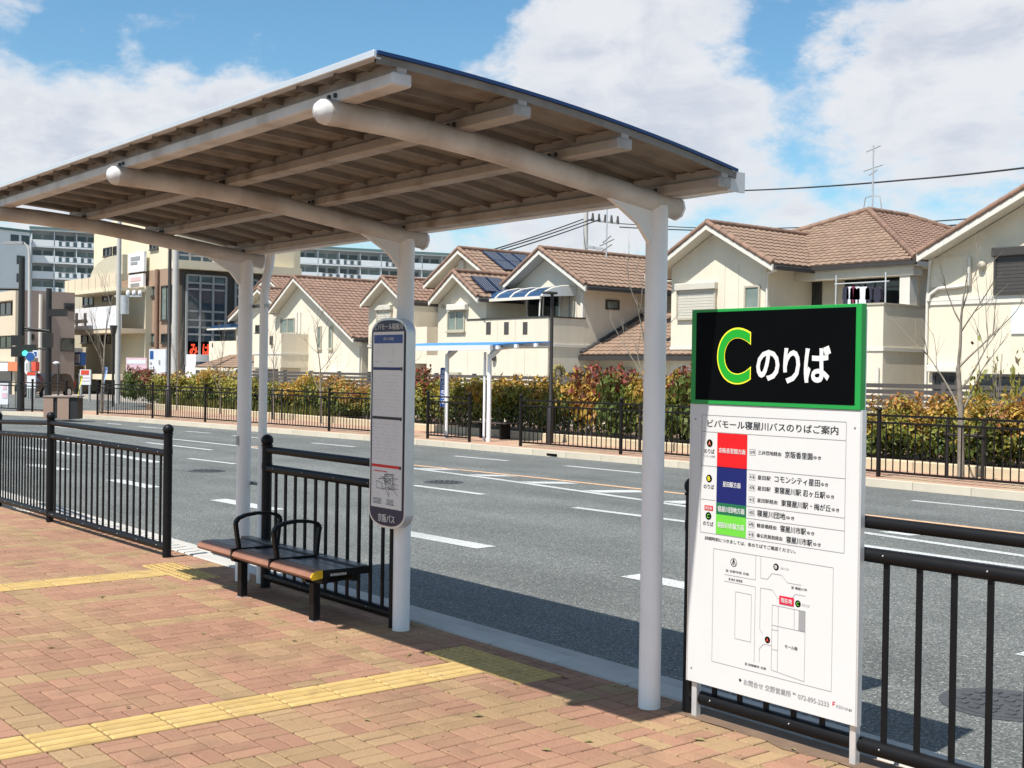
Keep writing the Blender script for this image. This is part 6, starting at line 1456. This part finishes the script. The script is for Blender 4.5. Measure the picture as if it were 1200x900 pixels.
def banner(px, D, py0, py1, label, mt, lean):
    a = dep(px,py0,D); b = dep(px,py1,D); t = thing('banner_flag', label, 'banner', (b.x,b.y,0)); obj('pole', MB().tube([(b.x,b.y,0),(a.x,a.y,a.z+.1)], .02, 6), 'galv', t)
    u = Vector((CR.x,CR.y,0)).normalized(); mb = MB(); n = 8; vs = []
    for k in range(n+1):
        f = k/n; z = a.z+(b.z-a.z)*f; off = lean*f*f
        for s in (0,1): vs += [Vector((b.x,b.y,z))+u*(off*s+s*.12-.0)+Vector((CF.x,CF.y,0))*(.06*math.sin(f*7+s)), Vector((b.x,b.y,z))+u*(off*s+s*.12)+Vector((CF.x,CF.y,0))*(.06*math.sin(f*7+s)+.01)]
    mb.add(vs, [(4*k,4*k+2,4*k+6,4*k+4) for k in range(n)]+[(4*k+1,4*k+5,4*k+7,4*k+3) for k in range(n)]+[(4*k+2,4*k+3,4*k+7,4*k+6) for k in range(n)]); obj('cloth', mb, mt, t)
banner(122,50,430,462,'pale blue banner flag leaning by the bare street tree','flag_blue',-.35)
banner(93,53,440,466,'yellow and violet banner flag beside the white roadside sign','flag_yellow',-.28)
for px0, px1, D, lab in ((55,70,38.6,'brown roadside cabinet nearer the signal poles, left of two'),(71,94,38.2,'brown and black roadside cabinet, right of two')):
    a = dep(px0,465,D); b = dep(px1,489,D); u = Vector((CR.x,CR.y,0)).normalized(); f = -Vector((CF.x,CF.y,0)).normalized(); up = Vector((0,0,1))
    w = (b-a).dot(CR); c = (a+b)/2; zt = a.z; zb = -.05; t = thing('utility_cabinet', lab, 'cabinet', (c.x,c.y,zb), 'roadside cabinets')
    c.z = (zt+zb)/2; wl_ = w*(.74 if px0 == 55 else .58)
    obj('body', MB().obox(c-u*(w-wl_)/2, u, f, up, wl_/2, .28, (zt-zb)/2), 'cabinet', t); obj('side_door', MB().obox(c+u*wl_/2, u, f, up, (w-wl_)/2, .24, (zt-zb)/2-.02), 'signal_black', t)
    obj('lid', MB().obox(c+up*((zt-zb)/2+.02), u, f, up, w/2+.02, .30, .02), 'mauve_brown', t)
def car():
    c0 = dep(53,470,66); c0.z = RZ
    ang = math.atan2(CF.y, CF.x)+R(166); u = Vector((math.cos(ang), math.sin(ang), 0)); s = Vector((-u.y,u.x,0)); up = Vector((0,0,1))
    t = thing('parked_car', 'black hatchback car waiting behind the roadside cabinets', 'car', c0)
    def T(x, y, z): return c0+(u*x+s*y+up*z)*.86
    def loft(secs, name, mt, par):
        mb = MB(); k = len(secs[0]); vs = [T(*p) for sc in secs for p in sc]
        mb.add(vs, [(i*k+j, i*k+(j+1)%k, (i+1)*k+(j+1)%k, (i+1)*k+j) for i in range(len(secs)-1) for j in range(k)]+[tuple(range(k)), tuple(range((len(secs)-1)*k, len(secs)*k))]); return obj(name, mb, mt, par)
    side = [(-1.95,.35),(-1.98,.60),(-1.90,.92),(-1.0,1.0),(1.0,.95),(1.75,.82),(1.95,.62),(1.95,.35)]
    loft([[(x,y*.86,z) for x, z in side] if abs(y) > .75 else [(x,y,z) for x, z in side] for y in (-.93,-.70,.70,.93)], 'body', 'car_paint', t)
    cab = [(-1.85,.93),(-1.62,1.38),(-1.2,1.47),(.05,1.46),(.95,.96)]
    cb_ = loft([[(x,y,z) for x, z in cab] if abs(y) < .6 else [(x,y*(1 if z < 1.2 else .9),z) for x, z in cab] for y in (-.78,-.5,.5,.78)], 'cabin', 'car_paint', t)
    gl = [(-1.72,1.0),(-1.55,1.34),(-1.2,1.41),(.0,1.40),(.78,1.0)]
    for y in (-.80,.80):
        mb = MB(); mb.add([T(x,y*(1 if z < 1.2 else .905)+.012*(1 if y > 0 else -1),z) for x, z in gl], [tuple(range(5))]); obj('side_window', mb, 'glass_dark', cb_)
    mb = MB(); mb.add([T(-1.88,-.6,.98),T(-1.88,.6,.98),T(-1.66,.55,1.36),T(-1.66,-.55,1.36)], [(0,1,2,3)]); obj('rear_window', mb, 'glass_blue', cb_)
    for y in (-.66,.66): mb = MB(); mb.obox(T(-1.95,y,.80), u, s, up, .04, .13, .14); obj('tail_light', mb, 'tail_red', t)
    for x in (-1.25,1.2):
        for y in (-.74,.74):
            w = obj('wheel', MB().tube([T(x,y-.1,.30), T(x,y+.1,.30)], .30, 16), 'rubber', t); obj('rim', MB().tube([T(x,y-.108,.30), T(x,y+.108,.30)], .19, 12), 'alu', w)
    mb = MB(); mb.obox(T(-1.985,0,.62), u, s, up, .01, .17, .08); obj('number_plate', mb, 'board_white', t)
car()
# ---- a few dry leaves and grit on the paving
rl = random.Random(12); mb = MB(); 
for (px, py) in ((238,743),(345,752),(430,845),(120,700),(60,760),(300,720),(690,870),(560,840),(20,720),(640,880),(480,768),(150,830),(820,868),(930,880)):
    p = gnd(px,py); a = rl.uniform(0,6.28); L_ = rl.uniform(.018,.032); d = Vector((math.cos(a),math.sin(a),0)); s = Vector((-d.y,d.x,0))
    mb.add([p-d*L_+Vector((0,0,.004)), p+s*L_*.5+Vector((0,0,.012)), p+d*L_+Vector((0,0,.006)), p-s*L_*.5+Vector((0,0,.010))], [(0,1,2,3)])
for k in range(420):
    x = rl.uniform(-13,-2.4); y = 4.55-abs(rl.gauss(0,.9)); h = rl.uniform(.002,.005)
    if y > 1: mb.box(x-h,x+h,y-h*.8,y+h*.8,.0005,h)
tag(obj('leaf_litter', mb, 'leaf_dry'), 'dry leaf scraps and grit scattered on the brick paving', 'litter', kind='stuff')
